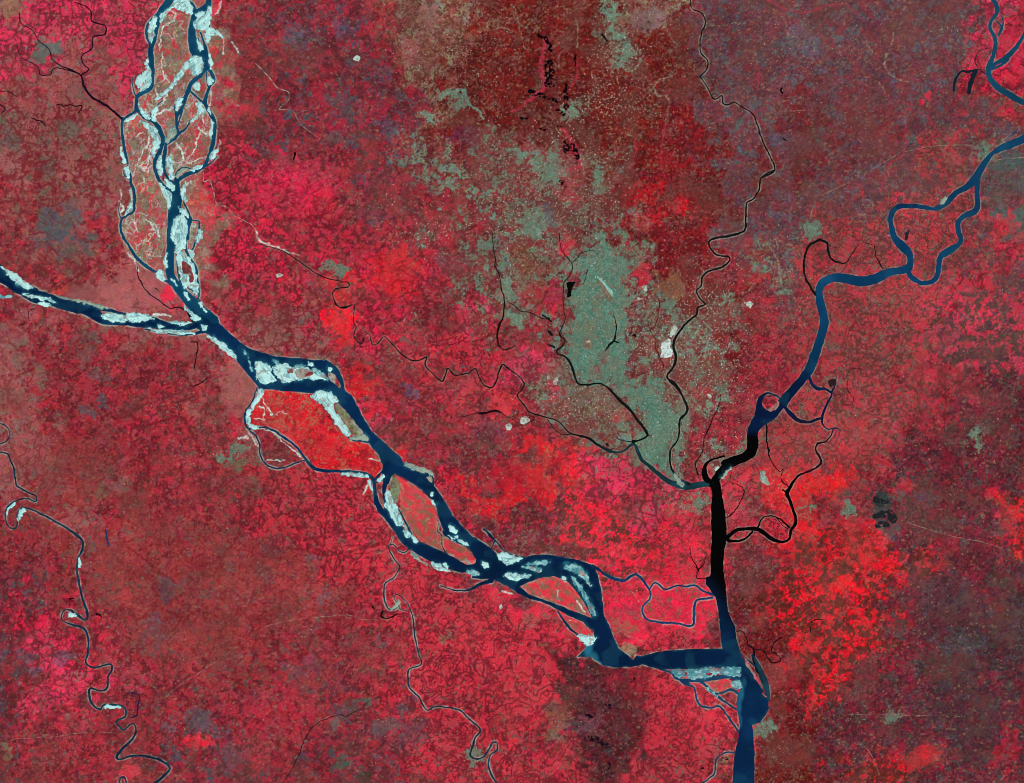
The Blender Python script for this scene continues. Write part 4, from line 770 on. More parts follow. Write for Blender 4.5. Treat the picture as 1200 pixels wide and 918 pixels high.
# painted-on natural streaks of bare sand and valley floors (they belong to the ground): tone, stroke
STREAKS = [
('s', "A 540 200 10,530 270 8,520 350 10"), ('s', "A 620 145 16,560 185 12,540 220 8"), ('s', "A 540 370 7,540 450 7,545 520 9,590 580 14"), ('s', "A 490 620 9,515 690 12"), ('s', "A 950 0 4,940 70 6,910 105 5"),
('s', "A 975 280 7,970 380 8"), ('s', "A 1030 290 6,1075 370 8"), ('s', "A 490 810 10,560 780 12,615 755 12"), ('s', "A 590 60 12,640 110 10,600 150 12"), ('s', "A 600 600 8,680 500 8,720 440 10"), ('s', "A 420 580 8,380 640 6"),
('s', "A 880 640 6,880 700 6,875 740 8"), ('s', "A 550 720 14,580 640 8,600 600 10"), ('s', "A 780 830 10,730 860 8,720 880 8"), ('s', "A 830 780 6,830 860 6"),
('s', "B 440 140 14,450 200 12,410 280 8,400 310 8,350 390 6"), ('s', "B 460 240 10,450 330 8,430 400 8,390 400 8"), ('s', "B 640 230 8,680 290 10,690 350 10,740 370 8"), ('s', "B 600 350 10,650 370 9,690 350 10"), ('s', "B 720 340 7,770 270 8,780 200 7,810 160 5"), ('s', "B 740 360 8,830 330 7,860 320 4"),
('s', "B 800 120 8,860 180 7"), ('s', "B 400 470 6,410 500 6,360 530 6"), ('s', "B 330 760 7,370 850 7"), ('s', "B 430 760 6,490 830 6"), ('s', "B 245 560 10,250 620 6"), ('s', "B 255 660 16,265 700 18,245 720 8"), ('s', "B 950 210 5,930 280 5"), ('s', "B 530 530 14,560 600 8"), ('s', "B 700 530 10,740 500 8"), ('s', "B 520 10 6,590 -5 8"), ('s', "B 350 180 7,410 150 8"),
('s', "C 50 0 6,70 70 5"), ('s', "C 150 0 6,210 50 5,215 130 5"), ('s', "C 0 220 10,50 280 10,70 350 7"), ('s', "C 180 655 16,300 660 10"), ('s', "C 900 70 12,930 130 10,1080 190 6,1200 240 4"), ('s', "C 540 630 8,620 680 7"),
('s', "F 220 160 5,290 280 8"), ('s', "F 320 280 4,350 255 4,400 270 4"), ('s', "F 170 300 6,240 310 6"), ('s', "F 190 220 5,240 240 8,230 300 5"), ('s', "F 130 400 10,190 500 12"), ('s', "F 260 600 6,380 600 5"), ('s', "F 110 440 24,60 440 14"),
('s', "F 210 375 7,300 400 8,370 470 8,450 530 10,520 600 10"), ('s', "F 980 740 14,940 830 10"), ('s', "F 980 590 8,1050 600 10"),
('w', "I 780 470 4,720 440 4"), ('s', "I 740 360 6,700 310 6"), ('s', "I 560 440 6,570 500 8"), ('s', "I 700 500 12,745 580 14"), ('s', "I 650 640 10,690 650 8"), ('s', "I 180 440 18,240 460 14"), ('s', "I 0 80 6,60 130 6,100 150 4"),
('g', "f 620 360 7,665 405 10,680 380 10,740 360 8,760 330 6,795 315 6"), ('g', "f 665 405 14,680 440 14,730 460 14,730 520 9,715 590 8"), ('p', "f 715 590 9,700 660 10,695 760 8,720 830 7"), ('g', "f 510 620 6,570 635 8"), ('p', "f 575 640 8,580 730 7,555 790 6"), ('g', "f 1090 235 8,1135 250 9,1145 295 9"), ('p', "f 1155 300 7,1150 420 7"),
('g', "f 0 20 8,30 100 9,40 160 5,60 230 5"), ('g', "f 305 100 5,305 230 6"), ('p', "f 300 280 9,300 360 9,260 430 12"), ('P', "f 155 190 16,135 320 16,150 400 22,70 480 12,0 520 14"), ('P', "f 230 600 14,270 650 18,320 770 20,250 800 12"),
('g', "e 1040 110 6,1080 140 8,1150 130 8,1190 150 8"), ('g', "e 830 120 6,900 110 5"), ('g', "f 905 110 5,960 120 6,1080 105 5,1160 90 3"), ('g', "f 700 90 4,760 200 5"), ('t', "e 860 470 9,900 435 11,970 425 12,990 480 9,1040 520 8,1060 560 8"),
('g', "k 0 230 5,30 260 9,50 330 9,60 400 12"), ('g', "k 110 230 9,60 290 4"), ('g', "k 225 30 5,180 150 9"), ('g', "g 550 250 14,545 290 16,560 330 12,600 370 8,680 390 6"), ('g', "g 590 150 9,575 230 9"), ('g', "g 440 180 8,490 250 5"), ('p', "g 0 0 8,90 45 8,180 60 6,330 15 8,420 70 10,440 100 8"), ('p', "g 630 510 7,640 700 8,560 780 10,530 900 9"), ('p', "g 640 510 6,740 540 7,810 640 8,880 665 5"), ('g', "g 520 380 5,545 440 5"), ('g', "g 85 100 5,100 210 6"),
('g', "g 920 580 8,960 640 12"), ('g', "S 745 180 12,815 200 10"), ('g', "S 600 520 14,700 480 10,780 350 12"), ('g', "S 690 650 8,760 640 4"), ('s', "V 1130 600 10,1160 605 8"), ('g', "V 980 625 8,1100 610 10,1160 605 10"), ('g', "R 250 680 6,370 850 9"), ('g', "R 960 480 8,970 600 10,970 680 8"), ('g', "R 1130 440 10,1060 530 8,1030 600 6,850 620 5"), ('g', "R 760 840 6,900 700 5"),
('l', "l 570 80 16.2,700 150 16.2,830 110 18.9,900 200 16.2,940 300 12.2"), ('l', "l 590 340 17.6,640 310 17.6,690 330 17.6,690 380 14.9,640 430 17.6,640 470 13.5"), ('l', "l 840 300 12.2,850 420 13.5,770 470 12.2"), ('l', "l 1130 560 9.5,1120 650 9.5,1080 720 9.5,1020 780 9.5,940 810 12.2"), ('l', "l 950 480 10.8,1100 400 12.2,1197 350 13.5"), ('l', "l 590 720 8.1,700 800 9.5,830 900 8.1"),
('l', "p 780 110 12.2,850 140 14.9,930 110 12.2"), ('l', "p 830 450 10.8,920 400 12.2,960 370 9.5"), ('l', "q 0 250 12.2,80 240 16.2,120 330 16.2,220 320 17.6,260 240 13.5"), ('l', "q 320 130 9.5,330 200 12.2"), ('l', "q 390 150 12.2,380 230 14.9,380 300 14.9,430 310 14.9,430 350 13.5,390 390 12.2,440 430 10.8"),
('l', "m 150 390 6.8,180 600 8.1,240 700 8.1,330 760 6.8"), ('l', "m 240 400 5.4,280 470 6.8,300 560 5.4"), ('l', "m 180 600 6.8,270 690 9.5,400 760 9.5,560 740 6.8"), ('l', "m 340 480 5.4,400 600 6.8,480 660 5.4"), ('l', "m 560 580 5.4,480 640 5.4,380 660 5.4"), ('l', "m 120 620 9.5,200 720 12.2,320 760 12.2,450 740 9.5,600 700 6.8"), ('l', "m 210 400 5.4,210 520 6.8,320 640 6.8,440 690 6.8"), ('l', "m 30 520 8.1,100 600 8.1,130 700 9.5"), ('l', "m 20 560 8.1,60 640 9.5,90 720 8.1"),
('l', "i 900 520 6.8,900 620 6.8,960 680 6.8,1060 670 6.8,1130 600 5.4"), ('l', "i 930 560 5.4,960 640 5.4,1040 640 5.4"), ('l', "i 840 540 5.4,860 640 5.4,930 720 5.4"), ('l', "d 190 560 9.5,260 620 10.8,270 720 10.8,250 800 9.5"), ('l', "d 370 750 10.8,440 770 10.8,470 820 9.5"), ('l', "d 60 760 8.1,130 730 8.1,180 760 6.8"), ('l', "h 330 100 9.5,380 200 12.2,480 210 12.2,540 170 9.5"), ('l', "h 300 410 12.2,400 350 9.5,540 280 9.5"), ('l', "h 0 30 10.8,120 20 12.2,250 50 9.5"),
('l', "Z 20 230 6.8,40 330 6.8,80 350 6.8,90 470 6.8,140 480 6.8,175 550 9.5,135 620 10.8,150 730 9.5,60 720 6.8,50 800 6.8,0 850 6.8"), ('l', "a 0 450 9.5,110 480 10.8,170 540 9.5,270 600 9.5,330 620 8.1"), ('l', "M 230 40 6.8,180 140 8.1,120 230 6.8"), ('l', "N 330 480 6.8,400 560 8.1,440 640 6.8"), ('l', "N 470 570 9.5,490 640 9.5,430 720 6.8"), ('l', "K 150 200 6.8,130 330 6.8,80 420 8.1,20 520 8.1"), ('l', "K 330 280 5.4,250 370 6.8,200 480 6.8,120 600 6.8"), ('l', "K 340 420 5.4,280 540 6.8,160 680 6.8,120 800 6.8"), ('l', "K 450 430 5.4,400 530 6.8,360 640 6.8"), ('l', "I 240 480 5.4,190 580 8.1,190 690 8.1"), ('l', "I 0 590 6.8,60 640 8.1,110 760 6.8"), ('l', "c 660 0 8.1,670 100 8.1,700 240 6.8,660 330 6.8"), ('l', "c 800 50 8.1,830 100 9.5,900 110 8.1"),
('g', "K 570 340 8,620 350 6"), ('g', "I 950 700 5,1080 760 6,1180 790 6"), ('g', "I 1050 370 4,1150 550 6"), ('g', "I 980 830 18,1060 880 16"), ('p', "N 300 20 5,0 200 4"), ('g', "R 620 240 3,470 330 3"),
]
FRINGE = {'braided': 2.2, 'ganges': 2.2, 'padma': 1.3, 'meghna': 0.7, 'gorai': 1.0, 'arial': 1.4, 'shitalakshya': 1.0, 'dhaleshwari': .4}
# ------------------------------------------------------------------ light, world, camera
EXPO = 1.12                      # how bright a white surface lies under this sun and sky
def alb(c): return np.clip(lin(c) / EXPO, 0, 0.93)

w = bpy.data.worlds.new('World'); scene.world = w; w.use_nodes = True
nt = w.node_tree; nt.nodes.clear()
sky = nt.nodes.new('ShaderNodeTexSky'); sky.sky_type = 'NISHITA'; sky.sun_disc = False
SUN_EL, SUN_AZ = math.radians(46), math.radians(150)
sky.sun_elevation = SUN_EL; sky.sun_rotation = SUN_AZ
bg = nt.nodes.new('ShaderNodeBackground'); bg.inputs['Strength'].default_value = 0.055
wo = nt.nodes.new('ShaderNodeOutputWorld')
nt.links.new(sky.outputs[0], bg.inputs[0]); nt.links.new(bg.outputs[0], wo.inputs[0])
scene.cycles.pixel_filter_type = 'BLACKMAN_HARRIS'; scene.cycles.filter_width = 0.9
sl = bpy.data.lights.new('sun', 'SUN'); sl.energy = 4.0; sl.angle = math.radians(0.53); sl.color = (1.0, 0.965, 0.91)
so = bpy.data.objects.new('sun', sl); COL.objects.link(so)
so.rotation_euler = (math.radians(90) - SUN_EL, 0, math.pi - SUN_AZ)
so.location = (200, -300, 500)

cd = bpy.data.cameras.new('camera'); cam = bpy.data.objects.new('camera', cd); COL.objects.link(cam)
H_CAM = 700.0
cam.location = (0, 0, H_CAM); cam.rotation_euler = (0, 0, 0)
cd.sensor_fit = 'HORIZONTAL'; cd.sensor_width = 36.0
cd.lens = 36.0 * H_CAM / (1200 * KM)
cd.clip_start = 1.0; cd.clip_end = 5000.0
scene.camera = cam
scene.view_settings.view_transform = 'Standard'; scene.view_settings.look = 'None'
scene.view_settings.exposure = 0.0; scene.view_settings.gamma = 1.0

# ------------------------------------------------------------------ materials
def vmat(name, grain=4.0, amount=0.4, rough=0.95, spec=0.0, grain2=1.3, amount2=0.2, cont=True):
    m = bpy.data.materials.new(name); m.use_nodes = True
    t = m.node_tree; b = t.nodes['Principled BSDF']
    at = t.nodes.new('ShaderNodeAttribute'); at.attribute_name = 'Col'
    geo = t.nodes.new('ShaderNodeNewGeometry')
    prev = at.outputs['Color']
    for g, am, seed in ((grain, amount, 0.0), (grain2, amount2, 31.7)):
        if am <= 0: continue
        mp = t.nodes.new('ShaderNodeVectorMath'); mp.operation = 'ADD'; mp.inputs[1].default_value = (seed, seed * 2, 0)
        t.links.new(geo.outputs['Position'], mp.inputs[0])
        nz = t.nodes.new('ShaderNodeTexNoise'); nz.inputs['Scale'].default_value = g; nz.inputs['Detail'].default_value = 2.0
        t.links.new(mp.outputs[0], nz.inputs['Vector'])
        mr = t.nodes.new('ShaderNodeMapRange'); mr.inputs[1].default_value = 0.28; mr.inputs[2].default_value = 0.72
        mr.inputs[3].default_value = 1 - am; mr.inputs[4].default_value = 1 + am
        t.links.new(nz.outputs[0], mr.inputs[0])
        mu = t.nodes.new('ShaderNodeVectorMath'); mu.operation = 'SCALE'
        t.links.new(prev, mu.inputs[0]); t.links.new(mr.outputs[0], mu.inputs['Scale'])
        prev = mu.outputs[0]
    t.links.new(prev, b.inputs['Base Color'])
    b.inputs['Roughness'].default_value = rough
    b.inputs['Specular IOR Level'].default_value = spec
    return m
M_LAND = vmat('vegetated_ground', 7.0, 0.32, grain2=1.5, amount2=0.06)
M_WATER = vmat('river_water', 1.2, 0.05, rough=0.5, spec=0.01, grain2=0.25, amount2=0.10)
M_SAND = vmat('river_sand', 3.0, 0.10, grain2=0.9, amount2=0.06)
M_TOWN = vmat('built_up_ground', 5.0, 0.22, grain2=1.6, amount2=0.10)
M_HOUSE = vmat('house_roofs', 3.0, 0.10, grain2=0.8, amount2=0.05)
M_ROAD = vmat('road_surface', 3.0, 0.15, grain2=0.8, amount2=0.10)
M_FILL = vmat('bare_filled_sand', 3.5, 0.12, grain2=1.1, amount2=0.12)

# ------------------------------------------------------------------ water outlines -> one signed distance raster with an owner per sample
GXX, GYY = np.meshgrid(gx, gy)
WX1, WY1 = warp(GXX, GYY, 0.45, 5)
NOI = fbm(GXX, GYY, 3.0, 2, 77)
G = np.full((NY, NX), 6.0, np.float32); OWN = np.full((NY, NX), -1, np.int16)
RKEYS = list(RIVERS)
BIGF = np.full((NY, NX), 0.0, np.float32)
for ri, key in enumerate(RKEYS):
    R = RIVERS[key]
    ST = [smooth(pts(s), False) for s in [(l[0], l[1:]) for l in (R.get('strokes') or '').strip().split('\n') if l.strip()]]
    PO = [pts((l[0], l[1:])) for l in (R.get('polys') or '').strip().split('\n') if l.strip()]
    HO = [pts((l[0], l[1:])) for l in (R.get('pholes') or '').strip().split('\n') if l.strip()]
    allp = np.concatenate(ST + PO)
    i0, i1, j0, j1 = window(allp, 10)
    F = np.full((j1 - j0, i1 - i0), 6.0, np.float32)
    wa = R.get('wamp', 0.45)
    wx, wy = (WX1[j0:j1, i0:i1], WY1[j0:j1, i0:i1]) if wa == 0.45 else warp(GXX[j0:j1, i0:i1], GYY[j0:j1, i0:i1], wa, 9)
    for p in PO:
        ps = smooth(p, True) if False else p
        a0, a1, b0, b1 = window(ps, 6)
        f = poly_sdf(wx[b0 - j0:b1 - j0, a0 - i0:a1 - i0], wy[b0 - j0:b1 - j0, a0 - i0:a1 - i0], ps)
        F[b0 - j0:b1 - j0, a0 - i0:a1 - i0] = np.minimum(F[b0 - j0:b1 - j0, a0 - i0:a1 - i0], f)
    for p in HO:
        a0, a1, b0, b1 = window(p, 6)
        f = poly_sdf(wx[b0 - j0:b1 - j0, a0 - i0:a1 - i0], wy[b0 - j0:b1 - j0, a0 - i0:a1 - i0], p)
        F[b0 - j0:b1 - j0, a0 - i0:a1 - i0] = np.maximum(F[b0 - j0:b1 - j0, a0 - i0:a1 - i0], -f)
    for p in ST: stroke_sdf(F, wx, wy, p, (i0, j0))
    if R.get('thr'):
        n = fbm(GXX[j0:j1, i0:i1], GYY[j0:j1, i0:i1], 1.9, 2, 300 + ri)
        F = np.maximum(F, (n - R['thr']) * 3.0) + np.where(F < 0, 0, 0)
    g = G[j0:j1, i0:i1]; o = OWN[j0:j1, i0:i1]
    if key in FRINGE:
        bf = BIGF[j0:j1, i0:i1]
        np.maximum(bf, FRINGE[key] * np.clip(1 - np.maximum(F, 0) / 1.9, 0, 1), out=bf)
    m = F < g
    g[m] = F[m]; o[m] = ri

# sandbars
BARD = []
SB = np.full((NY, NX), 8.0, np.float32)
for bi, (tone, outl, label) in enumerate(BARS):
    p = smooth(pts((outl[0], outl[1:])), True)
    i0, i1, j0, j1 = window(p, 5)
    wx, wy = warp(GXX[j0:j1, i0:i1], GYY[j0:j1, i0:i1], 0.9, 21)
    f = poly_sdf(wx, wy, p).astype(np.float32) - 0.5 + (fbm(GXX[j0:j1, i0:i1], GYY[j0:j1, i0:i1], 3.4, 4, 90, 0.65) - 0.5) * 2.0
    np.minimum(SB[j0:j1, i0:i1], f, out=SB[j0:j1, i0:i1])
    BARD.append((i0, j0, f, p))

def sample(A, x, y, default):
    i = np.round((x - RX0) / HR).astype(int); j = np.round((y - RY0) / HR).astype(int)
    ok = (i >= 0) & (i < NX) & (j >= 0) & (j < NY)
    r = np.full(x.shape, default, np.float32)
    r[ok] = A[np.clip(j, 0, NY - 1), np.clip(i, 0, NX - 1)][ok]
    return r

# ------------------------------------------------------------------ colour of the living ground
STONE = dict(s=(206, 218, 208), g=(146, 142, 118), p=(168, 50, 66), l=(112, 26, 36), P=(186, 50, 74), w=(60, 110, 120), t=(112, 168, 148))
def params(x, y, ov=None):
    if ov is not None:
        return np.repeat(PV[ov][None, :].astype(np.float32), x.size, 0)
    n1 = sfb(x, y, 44, 3, 400); n2 = sfb(x, y, 44, 3, 410); n3 = sfb(x, y, 12, 4, 420); n4 = sfb(x, y, 12, 4, 430)
    u = (x + 22 * n1 + 15 * n3) / 30.0 - 0.5; v = (y + 22 * n2 + 15 * n4) / 30.0 - 0.5
    u = np.clip(u, 0, 38.999); v = np.clip(v, 0, 29.999)
    i = u.astype(int); j = v.astype(int); fu = sst(0.12, 0.88, u - i)[:, None]; fv = sst(0.12, 0.88, v - j)[:, None]
    return (MG[j, i] * (1 - fu) * (1 - fv) + MG[j, i + 1] * fu * (1 - fv) + MG[j + 1, i] * (1 - fu) * fv + MG[j + 1, i + 1] * fu * fv).astype(np.float32)

STS = [(t, smooth(pts((s[0], s[1:])), False)) for t, s in STREAKS]
def landcol(x, y, ov=None, want_speck=False):
    x = x.astype(np.float32); y = y.astype(np.float32)
    P = params(x, y, ov)
    c1, c2, c3 = P[:, 0:3].copy(), P[:, 3:6].copy(), P[:, 6:9].copy()
    f3, ve, sc, mo, sp, lh, lv, fw = (P[:, k] for k in range(9, 17))
    jx = x + 5 * sfb(x, y, 8, 2, 500); jy = y + 5 * sfb(x, y, 8, 2, 510)
    jn = 0.5 * (fbm(x, y, 6, 3, 515, 0.65) - 0.5)
    if ov is None:
        for (sx, sy, rx, ry, cc, st) in SPOTS:
            m = np.nonzero((np.abs(x - sx) < rx * 1.6 + 6) & (np.abs(y - sy) < ry * 1.6 + 6))[0]
            if not len(m): continue
            d = np.sqrt(((jx[m] - sx) / rx) ** 2 + ((jy[m] - sy) / ry) ** 2) + jn[m]
            k = (st * (1 - sst(0.80, 1.06, d)))[:, None].astype(np.float32)
            L = lin(cc).astype(np.float32)
            if cc is SPROUT: k = k * sst(0.22, 0.72, fbm(x[m], y[m], 3.4, 3, 516, 0.7))[:, None] * np.where(hsh(np.round(x[m] * 1.1).astype(int), np.round(y[m] * 1.1).astype(int), 517) < 0.12, 0.2, 1.0)[:, None]
            c1[m] += (L - c1[m]) * k; c3[m] += (L - c3[m]) * k * 0.75
            c2[m] += (L * 0.72 - c2[m]) * k * 0.5
            if st > 0.78: ve[m] *= 1 - 0.8 * k[:, 0]
            mo[m] *= 1 - np.where(st > 0.65, 0.85, 0.45) * k[:, 0]; f3[m] *= 1 - 0.5 * k[:, 0]
    # homestead mottling at two sizes
    qx = x + 2.2 * sfb(x, y, 5, 2, 512); qy = y + 2.2 * sfb(x, y, 5, 2, 514)
    u1 = fbm(qx, qy, 6.4, 4, 520, 0.66); u2 = fbm(x, y, 3.0, 2, 530)
    um = u1 * 0.68 + u2 * 0.32
    um = np.clip((um - 0.5) * 1.25 + 0.5, 0, 1)
    u3 = fbm(x, y, 1.9, 2, 535)
    um = um + (np.clip((u3 * 0.66 + u1 * 0.34 - 0.5) * 1.3 + 0.5, 0, 1) - um) * fw
    d = 1 - sst(mo - 0.05, mo + 0.06, um)
    # veins: tree lined levees and village rows between fields
    wx = x + 3.6 * sfb(x, y, 13, 2, 540) + 0.7 * sfb(x, y, 3.5, 1, 541); wy = y + 3.6 * sfb(x, y, 13, 2, 550) + 0.7 * sfb(x, y, 3.5, 1, 551)
    a1, a2, _ = worley(wx, wy, 14.0, 560)
    b1, b2, brid = worley(wx + 40, wy, 6.4, 570)
    pres = fbm(x, y, 16, 2, 580)
    wv = np.clip(0.30 * (pres * 0.7 + 0.6 * ve - 0.30), 0.0, 0.5)
    v1 = 1 - sst(wv * 0.55, wv * 1.15 + 1e-3, a2 - a1)
    wb = np.clip(0.40 * (ve * 0.85 - 0.90 * fbm(x, y, 13, 2, 590)), 0, 0.36)
    v2 = 1 - sst(wb * 0.5, wb * 1.2 + 1e-3, b2 - b1)
    d = np.maximum(d, np.maximum(v1 * (ve > 0.02), v2) * np.clip(0.65 + ve * 0.6, 0, 1))
    # scroll bars of old meanders: hair lines of trees and ditches along contours
    def hair(seed, sc_, w_, k_, wid, sc=sc):
        def F(px, py):
            return fbm(px + w_ * sfb(px, py, sc_ * 0.5, 2, seed + 1), py + w_ * sfb(px, py, sc_ * 0.5, 2, seed + 2), sc_, 2, seed + 3) * k_
        m = np.nonzero(sc > 0.02)[0]
        out = np.zeros(len(x), np.float32)
        if not len(m): return out
        px, py = x[m], y[m]
        f0 = F(px, py); gx_ = (F(px + 0.6, py) - f0) / 0.6; gy_ = (F(px, py + 0.6) - f0) / 0.6
        gr = np.sqrt(gx_ ** 2 + gy_ ** 2) + 0.02
        dd = np.abs((f0 % 1.0) - 0.5) / gr
        out[m] = (1 - sst(wid * 0.5, wid * 1.2, dd)) * np.clip(0.45 / gr, 0, 1) * (1.0 if wid < 1.1 else 1.0)
        return out
    gm = sst(0.25, 0.60, fbm(x, y, 15, 2, 630))
    s1 = hair(600, 46, 8, 4.6, 0.8) * gm
    s2 = hair(640, 17, 5, 1.0, 0.85) * sst(0.25, 0.50, fbm(x, y, 14, 2, 670))
    s3 = hair(650, 22, 7, 1.7, 0.7) * sst(0.35, 0.65, fbm(x, y, 11, 2, 671))
    d = np.maximum(d, np.maximum(np.maximum(s1, s2), s3) * np.clip(sc * 1.15, 0, 1))
    # broad wooded levees along vanished rivers
    l1 = hair(690, 52, 16, 2.2, 1.7, lv) * sst(0.20, 0.45, fbm(x, y, 30, 2, 691))
    l2 = hair(694, 24, 9, 1.0, 1.2, lv) * sst(0.40, 0.65, fbm(x, y, 20, 2, 695))
    d = np.maximum(d, np.maximum(l1, l2) * (0.45 + 0.55 * u2) * np.clip(lv * 1.3, 0, 1))
    # fallow or wet patches
    p1 = fbm(qx + 60, qy, 9, 4, 680, 0.66) * 0.72 + fbm(x + 60, y, 2.6, 2, 685) * 0.28
    p1 = np.clip((p1 - 0.5) * 1.22 + 0.5, 0, 1)
    k3 = (1 - sst(f3 - 0.04, f3 + 0.05, p1)) * (1 - 0.75 * d) * 0.9
    c = c1 + (c3 - c1) * k3[:, None]
    # crop vigour varies from block to block
    vig = fbm(qx + 200, qy, 12, 3, 705, 0.6)
    c = c * (0.86 + 0.22 * vig)[:, None]
    c[:, 1:] += (0.022 * (1 - sst(0.10, 0.50, vig)))[:, None] * np.array([1.0, 0.9], np.float32)
    c = c + (c2 - c) * (d * 0.90)[:, None]
    lg = hair(660, 16, 3, 1.0, 0.6, lh) * sst(0.30, 0.55, fbm(x, y, 16, 2, 672)) + hair(680, 34, 6, 1.4, 0.7, lh) * sst(0.4, 0.65, fbm(x, y, 22, 2, 673))
    lg = np.clip(lg, 0, 1) * lh * (0.5 + 0.5 * u2)
    c = c + (lin((140, 120, 98)).astype(np.float32) - c) * (0.72 * lg * u3)[:, None]
    if ov == 'C':
        rp = sst(0.66, 0.78, fbm(qx + 300, qy * 0.7, 7, 4, 677, 0.66)) * 0.65
        c = c + (lin((218, 54, 72)).astype(np.float32) - c) * rp[:, None]
        og = sst(0.70, 0.80, fbm(qx - 300, qy * 0.6, 8, 4, 678, 0.66)) * 0.75
        c = c + (lin((126, 128, 104)).astype(np.float32) - c) * og[:, None]
        st_ = hair(697, 17, 5, 1.3, 0.75, x * 0 + 1.0) * sst(0.45, 0.65, fbm(x, y, 15, 2, 698))
        c = c + (lin((196, 208, 196)).astype(np.float32) - c) * (0.7 * st_)[:, None]
        skx = fbm(x + 1.5 * sfb(x, y, 12, 2, 674), y * 0.28, 2.0, 3, 675)
        c = c + (lin((188, 186, 170)).astype(np.float32) - c) * (0.55 * sst(0.72, 0.93, skx) * sst(0.3, 0.7, fbm(x, y, 14, 2, 676)))[:, None]
    # field parcels: each its own brightness and tint
    f1, f2, rid = worley(x + 1.2 * sfb(x, y, 3, 1, 690), y, 1.9, 700)
    g1, g2, rid2 = worley(x, y + 9, 5.0, 710)
    k = (1 + (rid - 0.5) * (0.16 + 0.85 * mo)) * (1 + (rid2 - 0.5) * (0.05 + 0.25 * mo))
    c = c * k[:, None]
    gre = ((rid * 7.3) % 1.0 - 0.5)
    c[:, 1] *= 1 + (0.2 + 0.8 * mo) * gre; c[:, 2] *= 1 + (0.15 + 0.5 * mo) * (((rid2 * 5.1) % 1.0) - 0.5)
    # bare or stubble parcels scattered in the crop
    bare = (((rid * 13.7) % 1.0) < 0.008 + 2.0 * sp)
    c[bare] = c[bare] * 0.5 + lin((146, 118, 96)).astype(np.float32) * 0.5
    big = sfb(x, y, 70, 3, 720)
    mid = sfb(qx, qy, 26, 4, 722)
    c *= (1 + 0.08 * big + (0.05 + 0.07 * fw) * mid)[:, None]
    br = sst(0.55, 0.95, fbm(qx - 90, qy, 34, 4, 724, 0.62)) * 0.34 * (1 - np.clip(ve + sc, 0, 1) * 0.7)
    c = c + (lin((112, 74, 64)).astype(np.float32) - c) * br[:, None]
    # natural sand streaks and valley floors
    sx0, sx1, sy0, sy1 = x.min(), x.max(), y.min(), y.max()
    wx2 = x + 1.0 * sfb(x, y, 4, 2, 730); wy2 = y + 1.0 * sfb(x, y, 4, 2, 740)
    un = fbm(x, y, 2.2, 2, 750)
    for tone, p in STS:
        if p[:, 0].max() < sx0 or p[:, 0].min() > sx1 or p[:, 1].max() < sy0 or p[:, 1].min() > sy1: continue
        rad = p[:, 2].max() + 3
        m = np.nonzero((x > p[:, 0].min() - rad) & (x < p[:, 0].max() + rad) & (y > p[:, 1].min() - rad) & (y < p[:, 1].max() + rad))[0]
        if not len(m): continue
        ff = np.full(len(m), 9.0, np.float32)
        for q in range(0, len(p) - 1):
            dd, t = seg_d(wx2[m], wy2[m], p[q], p[q + 1])
            ff = np.minimum(ff, dd - (p[q][2] + (p[q + 1][2] - p[q][2]) * t) / 2 * (0.7 if tone == 'g' else 1.0))
        kk = (1 - sst(-0.6, 0.7, ff)) * ((0.35 + 0.45 * un[m]) if tone == 'l' else (0.45 + 0.55 * un[m]) * (0.85 if tone == 's' else 0.8))
        L = lin(STONE[tone]).astype(np.float32)
        if tone == 'g': kk = kk * (0.25 + 0.75 * un[m])
        if tone == 's': kk = np.clip(kk * 1.35, 0, 0.95)
        c[m] += (L * (0.8 + 0.4 * un[m])[:, None] - c[m]) * kk[:, None]
    # pale margins along the sandy rivers
    fr = sample(BIGF, x, y, 0.0)
    kf = np.clip(fr * (1.25 * fbm(x, y, 6, 3, 760) - 0.10) * 0.62, 0, 0.85)
    c += (lin((172, 174, 160)).astype(np.float32) - c) * kf[:, None]
    c = np.clip(c / EXPO, 0.002, 0.93)
    return (c, sp) if want_speck else c

# ------------------------------------------------------------------ the land itself: one sheet
def axis(lo, hi, step, far):
    core = np.arange(lo, hi + step, step)
    out = []; d = step; v = core[-1]
    while v < hi + far:
        d *= 1.22; v += d; out.append(v)
    pre = []; d = step; v = core[0]
    while v > lo - far:
        d *= 1.22; v -= d; pre.append(v)
    return np.concatenate([pre[::-1], core, out])
ax = axis(-12, 1212, 0.85, 2500); ay = axis(-12, 930, 0.85, 2500)
LX, LY = np.meshgrid(ax, ay)
lx, ly = LX.ravel(), LY.ravel()
LCOL, LSP = landcol(lx, ly, None, True)
nx, ny = len(ax), len(ay)
idx = np.arange(nx * ny).reshape(ny, nx)
LQ = np.stack([idx[1:, :-1], idx[1:, 1:], idx[:-1, 1:], idx[:-1, :-1]], -1).reshape(-1, 4)
land = make_mesh('land', world_xyz(lx, ly, 0.0), LQ, M_LAND, LCOL)
tag(land, 'red false colour farmland of fields and village trees covering the whole delta', 'farmland', None, 'structure')

